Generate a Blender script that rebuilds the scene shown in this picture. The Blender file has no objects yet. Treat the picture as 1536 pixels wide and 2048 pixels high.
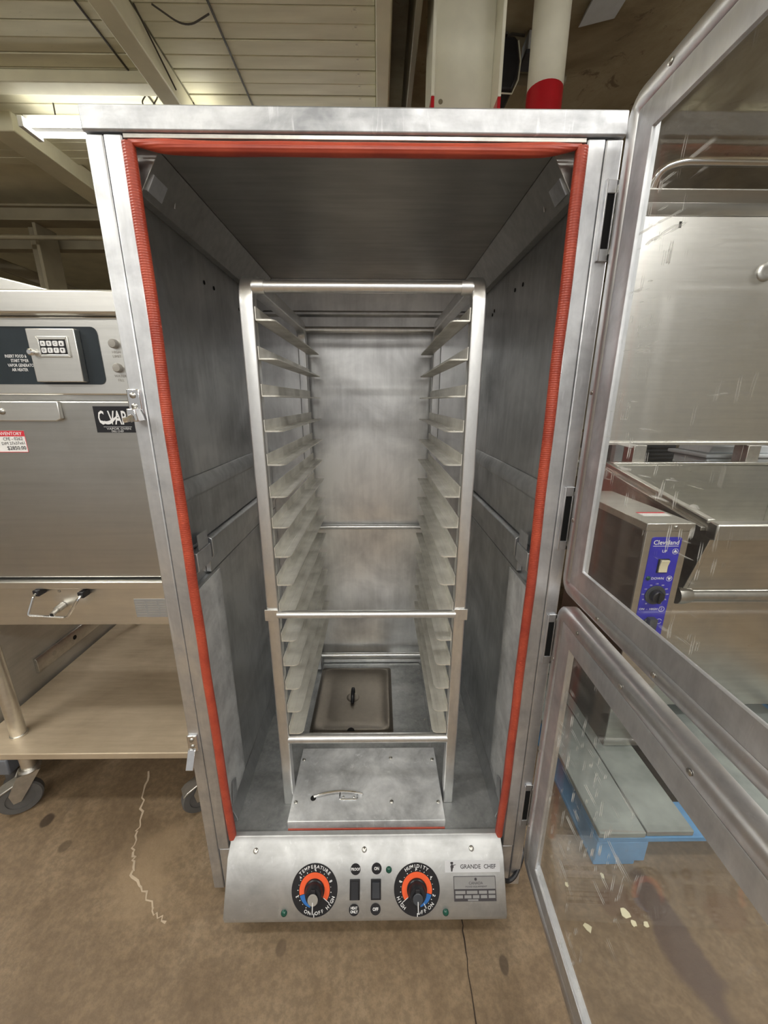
import bpy, bmesh, math, random
from mathutils import Vector, Matrix, noise as mnoise

random.seed(7)
SC = bpy.context.scene
COL = SC.collection
ZF = -0.215                      # concrete floor level; z = 0 is the floor pan of the proofing cabinet

# ------------------------------------------------------------------ camera
cam_d = bpy.data.cameras.new('camera')
cam = bpy.data.objects.new('camera', cam_d); COL.objects.link(cam)
cam_d.sensor_fit = 'HORIZONTAL'; cam_d.sensor_width = 36.0
cam_d.lens = 771.24 / 1536 * 36.0
cam_d.clip_start = 0.02
_r = Vector((0.99992559, -0.01197977, 0.00230232)); _u = Vector((0.00109932, 0.27645252, 0.96102695)); _f = Vector((0.01214936, 0.96095291, -0.27644511))
cam.matrix_world = Matrix(((_r.x, _u.x, -_f.x, 0.03728), (_r.y, _u.y, -_f.y, -0.79973), (_r.z, _u.z, -_f.z, 1.18381), (0, 0, 0, 1)))
SC.camera = cam

# ------------------------------------------------------------------ world, exposure
world = bpy.data.worlds.new('world'); SC.world = world; world.use_nodes = True
bg = world.node_tree.nodes['Background']
bg.inputs[0].default_value = (1.0, 0.98, 0.95, 1); bg.inputs[1].default_value = 0.30
SC.view_settings.view_transform = 'Standard'
SC.view_settings.look = 'None'
SC.view_settings.gamma = 1.0
SC.view_settings.use_curve_mapping = False
SC.view_settings.exposure = 0.5
SC.cycles.blur_glossy = 1.0        # smoother glossy bounces inside the metal cabinet
SC.cycles.sample_clamp_indirect = 6.0
TUBE = 22.0                      # brightness of the fluorescent tubes

# ------------------------------------------------------------------ materials
def new_mat(name):
    m = bpy.data.materials.new(name); m.use_nodes = True
    nt = m.node_tree
    return m, nt, nt.nodes['Principled BSDF']

def N(nt, t, **kw):
    n = nt.nodes.new(t)
    for k, v in kw.items():
        if k in n.inputs: n.inputs[k].default_value = v
        else: setattr(n, k, v)
    return n

def coords(nt, scale=(1, 1, 1), rot=(0, 0, 0)):
    tc = N(nt, 'ShaderNodeTexCoord'); mp = N(nt, 'ShaderNodeMapping')
    mp.inputs['Scale'].default_value = scale; mp.inputs['Rotation'].default_value = rot
    nt.links.new(tc.outputs['Object'], mp.inputs['Vector'])
    return mp.outputs['Vector']

def ramp(nt, src, stops):
    r = N(nt, 'ShaderNodeValToRGB')
    el = r.color_ramp.elements
    while len(el) < len(stops): el.new(0.5)
    for e, (p, c) in zip(el, stops):
        e.position = p; e.color = (c[0], c[1], c[2], 1) if hasattr(c, '__len__') else (c, c, c, 1)
    nt.links.new(src, r.inputs[0])
    return r.outputs[0]

def noise(nt, vec, scale, detail=4, rough=0.55, dist=0.0):
    n = N(nt, 'ShaderNodeTexNoise'); n.inputs['Scale'].default_value = scale
    n.inputs['Detail'].default_value = detail; n.inputs['Roughness'].default_value = rough
    n.inputs['Distortion'].default_value = dist
    nt.links.new(vec, n.inputs['Vector'])
    return n.outputs['Fac']

def mix(nt, fac, a, b, mode='MIX'):
    m = N(nt, 'ShaderNodeMix', data_type='RGBA', blend_type=mode)
    for s, v in ((0, fac), (6, a), (7, b)):
        if isinstance(v, (int, float)): m.inputs[s].default_value = v
        elif isinstance(v, tuple): m.inputs[s].default_value = (v[0], v[1], v[2], 1)
        else: nt.links.new(v, m.inputs[s])
    return m.outputs[2]

def bump(nt, b, src, strength=0.1, distance=0.002):
    bp = N(nt, 'ShaderNodeBump'); bp.inputs['Strength'].default_value = strength; bp.inputs['Distance'].default_value = distance
    nt.links.new(src, bp.inputs['Height']); nt.links.new(bp.outputs[0], b.inputs['Normal'])

def metal(name, lo, hi, r0, r1, grain=(1, 1, 1), patch=5.0, metallic=1.0, bstr=0.12, scratch=0.0, gmix=0.35):
    """worn sheet metal: cloudy patches in colour and gloss, fine brushed grain, pale scuffs"""
    m, nt, b = new_mat(name)
    v = coords(nt); vg = coords(nt, grain)
    cl = noise(nt, v, patch, 5, 0.6, 0.4); gr = noise(nt, vg, 60, 3, 0.6)
    both = mix(nt, gmix, cl, gr)
    col = ramp(nt, both, [(0.34, lo), (0.62, hi)])
    if scratch:
        sc = noise(nt, coords(nt, (1.6, 1.6, 0.16)), 30, 5, 0.7, 0.35)
        sm = ramp(nt, sc, [(0.60, 0.0), (0.72, scratch)])
        col = mix(nt, sm, col, (0.92, 0.93, 0.95))
    nt.links.new(col, b.inputs['Base Color'])
    nt.links.new(ramp(nt, both, [(0.3, r1), (0.7, r0)]), b.inputs['Roughness'])
    b.inputs['Metallic'].default_value = metallic
    bump(nt, b, mix(nt, 0.5, gr, noise(nt, v, patch * 5, 3)), bstr, 0.0015)
    return m

def plain(name, c, rough=0.5, metallic=0.0, var=0.12, scale=18, bstr=0.05, spec=0.5):
    m, nt, b = new_mat(name)
    v = coords(nt); f = noise(nt, v, scale, 4)
    d = tuple(max(0, x * (1 - var)) for x in c); l = tuple(min(1, x * (1 + var)) for x in c)
    nt.links.new(ramp(nt, f, [(0.3, d), (0.7, l)]), b.inputs['Base Color'])
    b.inputs['Roughness'].default_value = rough; b.inputs['Metallic'].default_value = metallic
    b.inputs['Specular IOR Level'].default_value = spec
    if bstr: bump(nt, b, noise(nt, v, scale * 5, 3), bstr, 0.001)
    return m

def emit(name, c, s):
    m, nt, b = new_mat(name)
    b.inputs['Base Color'].default_value = (*c, 1)
    b.inputs['Emission Color'].default_value = (*c, 1); b.inputs['Emission Strength'].default_value = s
    return m

M = {}
M['alu'] = metal('bright_aluminium', (0.50, 0.51, 0.53), (0.80, 0.81, 0.83), 0.38, 0.58, (1, 1, 0.15), 9, scratch=0.6, gmix=0.2)
M['alu_x'] = metal('bright_aluminium_across', (0.36, 0.37, 0.385), (0.66, 0.67, 0.69), 0.45, 0.66, (0.2, 1, 1), 11, scratch=0.7, gmix=0.2)
M['alu_door'] = metal('door_aluminium', (0.52, 0.52, 0.53), (0.82, 0.82, 0.83), 0.28, 0.46, (1, 1, 0.15), 8, scratch=0.4, gmix=0.2)
M['liner'] = metal('dull_liner_aluminium', (0.40, 0.415, 0.43), (0.74, 0.75, 0.76), 0.32, 0.48, (1, 1, 0.10), 4.2, scratch=0.14, gmix=0.18, bstr=0.05)
M['floorpan'] = metal('floor_pan_aluminium', (0.28, 0.29, 0.29), (0.46, 0.47, 0.47), 0.38, 0.52, (1, 1, 1), 8, metallic=0.6, scratch=0.25)
M['liner_back'] = metal('back_liner_aluminium', (0.46, 0.46, 0.46), (0.80, 0.80, 0.79), 0.32, 0.44, (1, 1, 0.10), 4.5, gmix=0.18, bstr=0.05)
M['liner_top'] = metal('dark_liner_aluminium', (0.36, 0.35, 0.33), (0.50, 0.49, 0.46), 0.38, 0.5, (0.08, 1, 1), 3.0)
M['rackmetal'] = metal('rack_aluminium', (0.66, 0.66, 0.66), (0.86, 0.86, 0.85), 0.28, 0.45, (1, 0.06, 0.3), 8, scratch=0.25)
M['runner'] = metal('runner_aluminium', (0.56, 0.54, 0.48), (0.86, 0.84, 0.77), 0.32, 0.5, (1, 0.03, 1), 12, metallic=0.6)
M['coverm'] = metal('cover_plate_metal', (0.46, 0.47, 0.48), (0.84, 0.85, 0.86), 0.34, 0.5, (1, 1, 1), 11, metallic=0.5, scratch=0.8, gmix=0.15)
M['console'] = metal('console_metal', (0.48, 0.485, 0.485), (0.66, 0.665, 0.665), 0.50, 0.62, (0.3, 1, 1), 10, scratch=0.3, gmix=0.2)
M['steel'] = metal('brushed_stainless', (0.70, 0.69, 0.655), (0.90, 0.89, 0.845), 0.27, 0.38, (0.04, 1, 1), 4)
M['steel_dk'] = metal('dull_stainless_door', (0.44, 0.43, 0.405), (0.58, 0.57, 0.54), 0.30, 0.42, (0.04, 1, 1), 3.0)
M['steel_sk'] = metal('skillet_stainless', (0.58, 0.57, 0.535), (0.78, 0.77, 0.72), 0.26, 0.42, (0.04, 1, 1), 5, scratch=0.12)
M['lidsteel'] = metal('lid_stainless', (0.60, 0.59, 0.56), (0.78, 0.77, 0.73), 0.30, 0.42, (0.04, 1, 1), 3)
M['panlid'] = metal('pan_lid_steel', (0.17, 0.15, 0.125), (0.21, 0.185, 0.155), 0.32, 0.38, (1, 1, 1), 2, metallic=0.85, bstr=0.01)
M['side_reflection'] = metal('reflection_tinted_steel', (0.18, 0.145, 0.135), (0.24, 0.20, 0.185), 0.32, 0.42, (1, 0.04, 1), 3)  # dark red reflection put into the base colour of the box sides
M['shelf'] = metal('dusty_shelf_steel', (0.42, 0.335, 0.235), (0.58, 0.475, 0.345), 0.42, 0.55, (0.1, 1, 1), 4, metallic=0.35)
M['panelgrey'] = metal('dull_side_panel', (0.42, 0.41, 0.37), (0.56, 0.54, 0.49), 0.35, 0.5, (1, 0.1, 1), 4, metallic=0.5)
M['bumper'] = plain('blue_grey_bumper', (0.16, 0.17, 0.19), 0.45)
M['chrome'] = metal('chrome', (0.75, 0.75, 0.75), (0.88, 0.88, 0.88), 0.10, 0.18, (1, 1, 1), 20, bstr=0.02)
M['screw'] = metal('screw_steel', (0.42, 0.41, 0.38), (0.62, 0.60, 0.56), 0.25, 0.35, (1, 1, 1), 40, bstr=0.02)
M['zinc'] = metal('zinc_plated', (0.45, 0.44, 0.41), (0.62, 0.60, 0.56), 0.34, 0.5, (1, 1, 1), 14)
M['black'] = plain('black_plastic', (0.014, 0.014, 0.017), 0.35, var=0.2)
M['hole'] = plain('dark_void', (0.006, 0.006, 0.006), 0.9, bstr=0)
M['rubber'] = plain('grey_rubber', (0.10, 0.095, 0.09), 0.7)
M['dkgrey'] = plain('dark_grey_plastic', (0.05, 0.055, 0.065), 0.4)
M['silver'] = plain('grey_button', (0.33, 0.31, 0.28), 0.45)
M['ivory'] = plain('ivory_plastic', (0.78, 0.72, 0.50), 0.4, var=0.04)
M['white'] = plain('white_print', (0.82, 0.82, 0.82), 0.5, var=0.02, bstr=0)
M['paper'] = plain('sticker_paper', (0.80, 0.79, 0.77), 0.6, var=0.03, bstr=0)
M['ink'] = plain('dark_ink', (0.05, 0.045, 0.05), 0.6, bstr=0)
M['redink'] = plain('red_print', (0.62, 0.03, 0.05), 0.5, var=0.05, bstr=0)
M['orange'] = plain('orange_print', (0.86, 0.12, 0.035), 0.45, var=0.04, bstr=0)
M['blue'] = plain('blue_print', (0.03, 0.17, 0.52), 0.45, var=0.05, bstr=0)
M['panelblue'] = plain('ultramarine_panel', (0.035, 0.030, 0.42), 0.35, var=0.05, bstr=0)
M['greenlens'] = plain('green_lens', (0.01, 0.075, 0.05), 0.15, var=0.2)
M['plategrey'] = plain('rating_plate_grey', (0.36, 0.36, 0.36), 0.4, metallic=0.4, var=0.05)
M['platewhite'] = plain('brand_plate', (0.72, 0.73, 0.76), 0.4, metallic=0.3, var=0.03)
M['slate'] = plain('dark_slate_panel', (0.022, 0.030, 0.036), 0.25, var=0.1)
M['bluepaint'] = plain('blue_painted_wood', (0.10, 0.27, 0.50), 0.7, var=0.25, scale=9, bstr=0.3)
M['deck'] = plain('worn_deck_wood', (0.235, 0.26, 0.245), 0.7, var=0.35, scale=7, bstr=0.3)
M['cream'] = plain('cream_paint', (0.66, 0.63, 0.46), 0.6, var=0.10, scale=4, bstr=0.15)
M['creamcol'] = plain('cream_gloss_paint', (0.88, 0.87, 0.73), 0.35, var=0.06, scale=6, bstr=0.1)
M['redpaint'] = plain('red_gloss_paint', (0.52, 0.012, 0.022), 0.28, var=0.1, scale=8, bstr=0.2)
M['brownbeam'] = plain('dirty_painted_steel', (0.24, 0.21, 0.14), 0.6, var=0.2, scale=3, bstr=0.1)
M['wire'] = plain('dark_cable', (0.05, 0.042, 0.03), 0.6)
M['wall'] = plain('tan_wall_paint', (0.42, 0.38, 0.30), 0.8, var=0.25, scale=1.5, bstr=0.2)
M['pale'] = plain('pale_grey_plastic', (0.55, 0.58, 0.60), 0.45, var=0.05)
M['tube'] = emit('fluorescent_tube', (1.0, 0.985, 0.95), TUBE)
M['tube'].cycles.emission_sampling = 'FRONT'
M['tube_far'] = emit('far_fluorescent_tube', (1.0, 0.985, 0.95), TUBE * 0.35)
M['lampbody'] = plain('white_enamel', (0.72, 0.72, 0.68), 0.45, var=0.04)

def gasket_mat():
    m, nt, b = new_mat('red_silicone')
    v = coords(nt); w = N(nt, 'ShaderNodeTexWave', wave_type='BANDS', bands_direction='Z'); w.inputs['Scale'].default_value = 75
    nt.links.new(v, w.inputs['Vector'])
    nt.links.new(ramp(nt, noise(nt, v, 14, 4), [(0.3, (0.33, 0.043, 0.025)), (0.7, (0.52, 0.085, 0.042))]), b.inputs['Base Color'])
    b.inputs['Roughness'].default_value = 0.38
    bump(nt, b, w.outputs['Fac'], 0.35, 0.001)
    return m
M['gasket'] = gasket_mat()

def plank_mat():
    m, nt, b = new_mat('painted_planks')
    v = coords(nt); vs = coords(nt, (0.4, 3, 1))
    c = ramp(nt, noise(nt, vs, 4, 5), [(0.25, (0.54, 0.51, 0.35)), (0.7, (0.74, 0.71, 0.52))])
    pe = ramp(nt, noise(nt, v, 5.5, 6, 0.7, 0.6), [(0.69, 0.0), (0.73, 0.8)])
    nt.links.new(mix(nt, pe, c, (0.19, 0.15, 0.09)), b.inputs['Base Color'])
    b.inputs['Roughness'].default_value = 0.62
    bump(nt, b, noise(nt, vs, 30, 4), 0.15, 0.002)
    return m
M['plank'] = plank_mat()

def plaster_mat():
    m, nt, b = new_mat('peeling_plaster')
    v = coords(nt)
    c = ramp(nt, noise(nt, v, 1.6, 7, 0.65, 0.8), [(0.3, (0.19, 0.145, 0.08)), (0.5, (0.32, 0.27, 0.165)), (0.68, (0.42, 0.37, 0.25))])
    cr = ramp(nt, noise(nt, v, 4.5, 8, 0.75, 1.5), [(0.60, 0.0), (0.66, 0.75)])
    nt.links.new(mix(nt, cr, c, (0.12, 0.075, 0.04)), b.inputs['Base Color'])
    b.inputs['Roughness'].default_value = 0.8
    bump(nt, b, noise(nt, v, 7, 8, 0.7, 1.0), 0.5, 0.01)
    return m
M['plaster'] = plaster_mat()

def floor_mat():
    m, nt, b = new_mat('stained_concrete')
    v = coords(nt)
    c = ramp(nt, noise(nt, v, 2.2, 10, 0.68, 0.7), [(0.34, (0.150, 0.100, 0.056)), (0.5, (0.235, 0.165, 0.098)), (0.66, (0.31, 0.230, 0.148))])
    sp = ramp(nt, noise(nt, v, 7, 7, 0.7, 0.8), [(0.56, 0.0), (0.72, 0.6)])
    c = mix(nt, sp, c, (0.10, 0.07, 0.045))
    c = mix(nt, ramp(nt, noise(nt, v, 55, 8, 0.75), [(0.42, 0.55), (0.60, 0.0)]), c, (0.115, 0.078, 0.045))
    lt = ramp(nt, noise(nt, v, 3.1, 6, 0.65, 1.1), [(0.62, 0.0), (0.8, 0.45)])
    c = mix(nt, lt, c, (0.42, 0.36, 0.28))
    def blob(cx, cy, rx, ry, ang, col, amt, dist=0.10, soft=0.25):
        nonlocal c
        mp = N(nt, 'ShaderNodeMapping'); mp.vector_type = 'TEXTURE'
        mp.inputs['Location'].default_value = (cx, cy, 0); mp.inputs['Rotation'].default_value = (0, 0, ang); mp.inputs['Scale'].default_value = (rx, ry, 1)
        nz = N(nt, 'ShaderNodeTexNoise'); nz.inputs['Scale'].default_value = 9; nz.inputs['Detail'].default_value = 5
        nt.links.new(v, nz.inputs['Vector'])
        su = N(nt, 'ShaderNodeVectorMath', operation='SUBTRACT'); su.inputs[1].default_value = (0.5, 0.5, 0.5); nt.links.new(nz.outputs['Color'], su.inputs[0])
        sc = N(nt, 'ShaderNodeVectorMath', operation='SCALE'); sc.inputs['Scale'].default_value = dist; nt.links.new(su.outputs[0], sc.inputs[0])
        ad = N(nt, 'ShaderNodeVectorMath', operation='ADD'); nt.links.new(v, ad.inputs[0]); nt.links.new(sc.outputs[0], ad.inputs[1])
        nt.links.new(ad.outputs[0], mp.inputs['Vector'])
        mu = N(nt, 'ShaderNodeVectorMath', operation='MULTIPLY'); mu.inputs[1].default_value = (1, 1, 0); nt.links.new(mp.outputs[0], mu.inputs[0])
        le = N(nt, 'ShaderNodeVectorMath', operation='LENGTH'); nt.links.new(mu.outputs[0], le.inputs[0])
        f = ramp(nt, le.outputs['Value'], [(1 - soft, amt), (1.0, 0.0)])
        c = mix(nt, f, c, col)
    blob(0.84, -0.13, 0.055, 0.20, 0.12, (0.085, 0.055, 0.045), 0.85)
    blob(0.73, -0.04, 0.06, 0.05, 0, (0.12, 0.065, 0.035), 0.7)
    blob(1.02, -0.06, 0.06, 0.05, 0, (0.15, 0.085, 0.045), 0.5)
    blob(0.36, -0.17, 0.013, 0.022, 0, (0.08, 0.055, 0.035), 0.8, 0.02)
    blob(-0.225, -0.13, 0.014, 0.02, 0, (0.11, 0.075, 0.045), 0.7, 0.02)
    blob(-1.114, 0.204, 0.022, 0.03, 0.4, (0.04, 0.025, 0.015), 0.85, 0.03)
    blob(-0.99, 0.12, 0.02, 0.02, 0.4, (0.06, 0.04, 0.02), 0.6, 0.03)
    blob(-0.68, 0.06, 0.13, 0.17, 0.3, (0.30, 0.215, 0.13), 0.6, 0.2, 0.5)
    nt.links.new(c, b.inputs['Base Color'])
    nt.links.new(ramp(nt, noise(nt, v, 3, 5), [(0.3, 0.42), (0.7, 0.65)]), b.inputs['Roughness'])
    bump(nt, b, noise(nt, v, 16, 10, 0.7), 0.4, 0.006)
    return m
M['concrete'] = floor_mat()

def pane_mat():
    """clear scratched plastic sheet: mostly lets light straight through, with a surface reflection and pale scuffs"""
    m = bpy.data.materials.new('scratched_clear_plastic'); m.use_nodes = True
    nt = m.node_tree; nt.nodes.clear()
    out = N(nt, 'ShaderNodeOutputMaterial')
    tr = N(nt, 'ShaderNodeBsdfTransparent'); tr.inputs[0].default_value = (0.97, 0.975, 0.97, 1)
    gl = N(nt, 'ShaderNodeBsdfGlossy'); gl.inputs['Roughness'].default_value = 0.03
    df = N(nt, 'ShaderNodeBsdfDiffuse'); df.inputs[0].default_value = (0.80, 0.80, 0.78, 1)
    lw = N(nt, 'ShaderNodeLayerWeight'); lw.inputs['Blend'].default_value = 0.5
    pw = N(nt, 'ShaderNodeMath', operation='POWER'); pw.inputs[1].default_value = 4.0; nt.links.new(lw.outputs['Facing'], pw.inputs[0])
    fr = N(nt, 'ShaderNodeMath', operation='MULTIPLY_ADD'); fr.inputs[1].default_value = 0.32; fr.inputs[2].default_value = 0.03; nt.links.new(pw.outputs[0], fr.inputs[0])
    m1 = N(nt, 'ShaderNodeMixShader'); m2 = N(nt, 'ShaderNodeMixShader')
    nt.links.new(fr.outputs[0], m1.inputs[0]); nt.links.new(tr.outputs[0], m1.inputs[1]); nt.links.new(gl.outputs[0], m1.inputs[2])
    v = coords(nt); v2 = coords(nt, (1, 14, 1.6), (0.55, 0, 0)); v3 = coords(nt, (1, 1.5, 16), (0.2, 0, 0))
    haze = ramp(nt, noise(nt, v, 2.6, 5, 0.6, 0.7), [(0.35, 0.008), (0.75, 0.045)])
    s1 = ramp(nt, noise(nt, v2, 9, 2, 0.5, 0.3), [(0.655, 0.0), (0.70, 0.75)])
    s2 = ramp(nt, noise(nt, v3, 8, 2, 0.5, 0.4), [(0.66, 0.0), (0.70, 0.6)])
    where = ramp(nt, noise(nt, v, 3.3, 2), [(0.46, 0.0), (0.58, 1.0)])
    sc = mix(nt, 1.0, mix(nt, 1.0, s1, s2, 'ADD'), where, 'MULTIPLY')
    fac = mix(nt, 1.0, haze, sc, 'ADD')
    nt.links.new(fac, m2.inputs[0]); nt.links.new(m1.outputs[0], m2.inputs[1]); nt.links.new(df.outputs[0], m2.inputs[2])
    nt.links.new(m2.outputs[0], out.inputs[0])
    return m
M['pane'] = pane_mat()

# ------------------------------------------------------------------ mesh helpers
class MB:
    """collects boxes, prisms, tubes and discs in world coordinates"""
    def __init__(self): self.v = []; self.f = []; self.smooth = []
    def add(self, vs, fs, smooth=False, fn=None):
        o = len(self.v)
        self.v += [Vector(fn(Vector(p))) if fn else Vector(p) for p in vs]
        self.f += [tuple(i + o for i in f) for f in fs]; self.smooth += [smooth] * len(fs)
        return self
    def box(self, x0, x1, y0, y1, z0, z1, fn=None):
        vs = [(x, y, z) for x in (x0, x1) for y in (y0, y1) for z in (z0, z1)]
        fs = [(0, 1, 3, 2), (4, 6, 7, 5), (0, 4, 5, 1), (2, 3, 7, 6), (0, 2, 6, 4), (1, 5, 7, 3)]
        return self.add(vs, fs, fn=fn)
    def prism(self, poly, axis, a0, a1, fn=None):
        """polygon in the two other axes (kept in xyz order), extruded along axis"""
        def mk(p, a):
            return {'x': (a, p[0], p[1]), 'y': (p[0], a, p[1]), 'z': (p[0], p[1], a)}[axis]
        n = len(poly); vs = [mk(p, a0) for p in poly] + [mk(p, a1) for p in poly]
        fs = [tuple(range(n - 1, -1, -1)), tuple(range(n, 2 * n))] + [(i, (i + 1) % n, n + (i + 1) % n, n + i) for i in range(n)]
        return self.add(vs, fs, fn=fn)
    def frame(self, c, xd, yd):
        x = Vector(xd).normalized(); y = Vector(yd).normalized(); z = x.cross(y); c = Vector(c)
        return lambda p: c + x * p[0] + y * p[1] + z * p[2]
    def tube(self, pts, r, n=12, closed=False, caps=True, fn=None, flat=None):
        pts = [Vector(p) for p in pts]; vs = []; fs = []
        L = len(pts); up = None
        for i, p in enumerate(pts):
            if closed: t = (pts[(i + 1) % L] - pts[i - 1])
            else: t = (pts[min(i + 1, L - 1)] - pts[max(i - 1, 0)])
            t.normalize()
            if up is None:
                up = Vector((0, 0, 1)) if abs(t.z) < 0.9 else Vector((0, 1, 0))
            up = (up - t * up.dot(t)).normalized(); s = t.cross(up)
            rr = r[i] if hasattr(r, '__len__') else r
            for k in range(n):
                a = 2 * math.pi * k / n
                if flat:                                   # rounded square section: three points on each corner
                    qd, j = divmod(k, 4); cr = rr * flat
                    cx = (1, -1, -1, 1)[qd] * (rr - cr); cy = (1, 1, -1, -1)[qd] * (rr - cr); b = math.radians(90 * qd + 30 * j)
                    vs.append(p + up * (cx + cr * math.cos(b)) + s * (cy + cr * math.sin(b)))
                else: vs.append(p + (up * math.cos(a) + s * math.sin(a)) * rr)
        for i in range(L if closed else L - 1):
            for k in range(n):
                j = (i + 1) % L
                fs.append((i * n + k, i * n + (k + 1) % n, j * n + (k + 1) % n, j * n + k))
        self.add(vs, fs, True, fn)
        if caps and not closed:
            self.add([v for v in vs[:n]], [tuple(range(n - 1, -1, -1))], False, fn); self.add(vs[-n:], [tuple(range(n))], False, fn)
        return self
    def lathe(self, prof, c, ax, n=24, fn=None):
        """profile (radius, height) turned about axis ax through c"""
        ax = Vector(ax).normalized(); s = ax.orthogonal().normalized(); t = ax.cross(s); c = Vector(c)
        vs = []; fs = []
        for (r, h) in prof:
            for k in range(n):
                a = 2 * math.pi * k / n; vs.append(c + ax * h + (s * math.cos(a) + t * math.sin(a)) * r)
        for i in range(len(prof) - 1):
            for k in range(n): fs.append((i * n + k, i * n + (k + 1) % n, (i + 1) * n + (k + 1) % n, (i + 1) * n + k))
        self.add(vs, fs, True, fn)
        self.add(vs[:n], [tuple(range(n - 1, -1, -1))], False, fn); self.add(vs[-n:], [tuple(range(n))], False, fn)
        return self
    def arc(self, r0, r1, a0, a1, h0, h1, fn, n=40):
        """ring sector in a local frame (degrees)"""
        vs = []; fs = []
        for i in range(n + 1):
            a = math.radians(a0 + (a1 - a0) * i / n); c, s = math.cos(a), math.sin(a)
            vs += [(r0 * c, r0 * s, h0), (r1 * c, r1 * s, h0), (r1 * c, r1 * s, h1), (r0 * c, r0 * s, h1)]
        for i in range(n):
            o = i * 4
            for k in range(4): fs.append((o + k, o + (k + 1) % 4, o + 4 + (k + 1) % 4, o + 4 + k))
        fs += [(0, 3, 2, 1), (n * 4, n * 4 + 1, n * 4 + 2, n * 4 + 3)]
        return self.add(vs, fs, fn=fn)
    def xform(self, fn):
        self.v = [Vector(fn(p)) for p in self.v]; return self

def origin(o):
    p = Vector((0, 0, 0))
    while o is not None: p += o.location; o = o.parent
    return p

def obj(name, mb, mat, parent=None, bevel=0.0, label=None, seg=2):
    me = bpy.data.meshes.new(name)
    off = origin(parent)
    me.from_pydata([tuple(v - off) for v in mb.v], [], mb.f)
    me.polygons.foreach_set('use_smooth', mb.smooth); me.set_sharp_from_angle(angle=0.7)
    bm = bmesh.new(); bm.from_mesh(me); bmesh.ops.recalc_face_normals(bm, faces=bm.faces); bm.to_mesh(me); bm.free()
    me.materials.append(M[mat]); me.update()
    o = bpy.data.objects.new(name, me); COL.objects.link(o); o.parent = parent
    if bevel:
        b = o.modifiers.new('bevel', 'BEVEL'); b.width = bevel; b.segments = seg; b.limit_method = 'ANGLE'; b.angle_limit = 0.7
        b.harden_normals = False
    if label: o['label'] = label
    return o

def thing(name, label, cat, loc, group=None):
    o = bpy.data.objects.new(name, None); COL.objects.link(o); o.location = loc
    o.empty_display_size = 0.1
    o['label'] = label; o['category'] = cat
    if group: o['group'] = group
    return o

def tag(o, label, cat, group=None):
    o['label'] = label; o['category'] = cat
    if group: o['group'] = group
    return o

def struct(o):
    o['kind'] = 'structure'; return o

def fillet(pts, r, n=6):
    """round the inner corners of a polyline"""
    pts = [Vector(p) for p in pts]; out = [pts[0]]
    for a, b, c in zip(pts, pts[1:], pts[2:]):
        d0 = (a - b).normalized(); d1 = (c - b).normalized()
        q = min(r, (a - b).length * 0.49, (c - b).length * 0.49)
        p0 = b + d0 * q; p1 = b + d1 * q
        for i in range(n + 1):
            t = i / n; out.append(p0 * (1 - t) ** 2 + b * 2 * t * (1 - t) + p1 * t * t)
    out.append(pts[-1]); return out

_txt_cache = {}
def glyphs(s, bold=0.0):
    key = (s, bold)
    if key not in _txt_cache:
        cu = bpy.data.curves.new('lettering', 'FONT'); cu.body = s; cu.size = 1.0; cu.align_x = 'CENTER'; cu.align_y = 'CENTER'
        cu.offset = bold; cu.resolution_u = 2
        t = bpy.data.objects.new('lettering', cu); COL.objects.link(t)
        bpy.context.view_layer.update()
        me = bpy.data.meshes.new_from_object(t.evaluated_get(bpy.context.evaluated_depsgraph_get()))
        _txt_cache[key] = ([v.co.copy() for v in me.vertices], [tuple(p.vertices) for p in me.polygons])
        bpy.data.meshes.remove(me); bpy.data.objects.remove(t); bpy.data.curves.remove(cu)
    return _txt_cache[key]

def add_text(mb, s, fn, x, y, size, h=0.0006, rot=0.0, bold=0.012, sx=1.0):
    vs, fs = glyphs(s, bold)
    c, n = math.cos(rot), math.sin(rot)
    pts = []
    for v in vs:
        px, py = v.x * size * sx, v.y * size
        pts.append((x + px * c - py * n, y + px * n + py * c, h))
    mb.add(pts, fs, fn=fn)
    return mb

def arc_text(mb, s, fn, r, mid, size, h, step, flip=False):
    """letters along a circle; mid angle in degrees; reads clockwise unless flip"""
    k = len(s)
    for i, ch in enumerate(s):
        a = mid + (-(i - (k - 1) / 2) * step if not flip else (i - (k - 1) / 2) * step)
        ar = math.radians(a)
        add_text(mb, ch, fn, r * math.cos(ar), r * math.sin(ar), size, h, ar - math.pi / 2 if not flip else ar + math.pi / 2, 0.02)

def screw(mb, c, n, r=0.0045, h=0.002):
    mb.lathe([(r, 0), (r, h * 0.5), (r * 0.7, h), (r * 0.15, h * 1.1)], c, n, 12)
    return mb

# ------------------------------------------------------------------ the setting
fl = struct(obj('floor', MB().box(-6, 6, -5, 7, ZF - 0.1, ZF), 'concrete'))
def strip(pts, w, z):
    mb = MB()
    P = [Vector((p[0], p[1], z)) for p in pts]; vs = []; fs = []
    for i, p in enumerate(P):
        t = (P[min(i + 1, len(P) - 1)] - P[max(i - 1, 0)]).normalized(); s = Vector((-t.y, t.x, 0))
        ww = w * (0.6 + 0.8 * random.random())
        vs += [p + s * ww, p - s * ww]
    for i in range(len(P) - 1): fs.append((2 * i, 2 * i + 1, 2 * i + 3, 2 * i + 2))
    return mb.add(vs, fs)
def jag(pts, n=9, amp=0.008):
    out = []
    for (x0, y0), (x1, y1) in zip(pts, pts[1:]):
        for i in range(n):
            t = i / n; out.append((x0 + (x1 - x0) * t + random.uniform(-amp, amp), y0 + (y1 - y0) * t + random.uniform(-amp, amp)))
    return out + [pts[-1]]
M['crack_pale'] = plain('pale_crack_filler', (0.50, 0.40, 0.29), 0.8)
M['crack_dark'] = plain('dark_crack', (0.03, 0.02, 0.013), 0.9)
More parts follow.
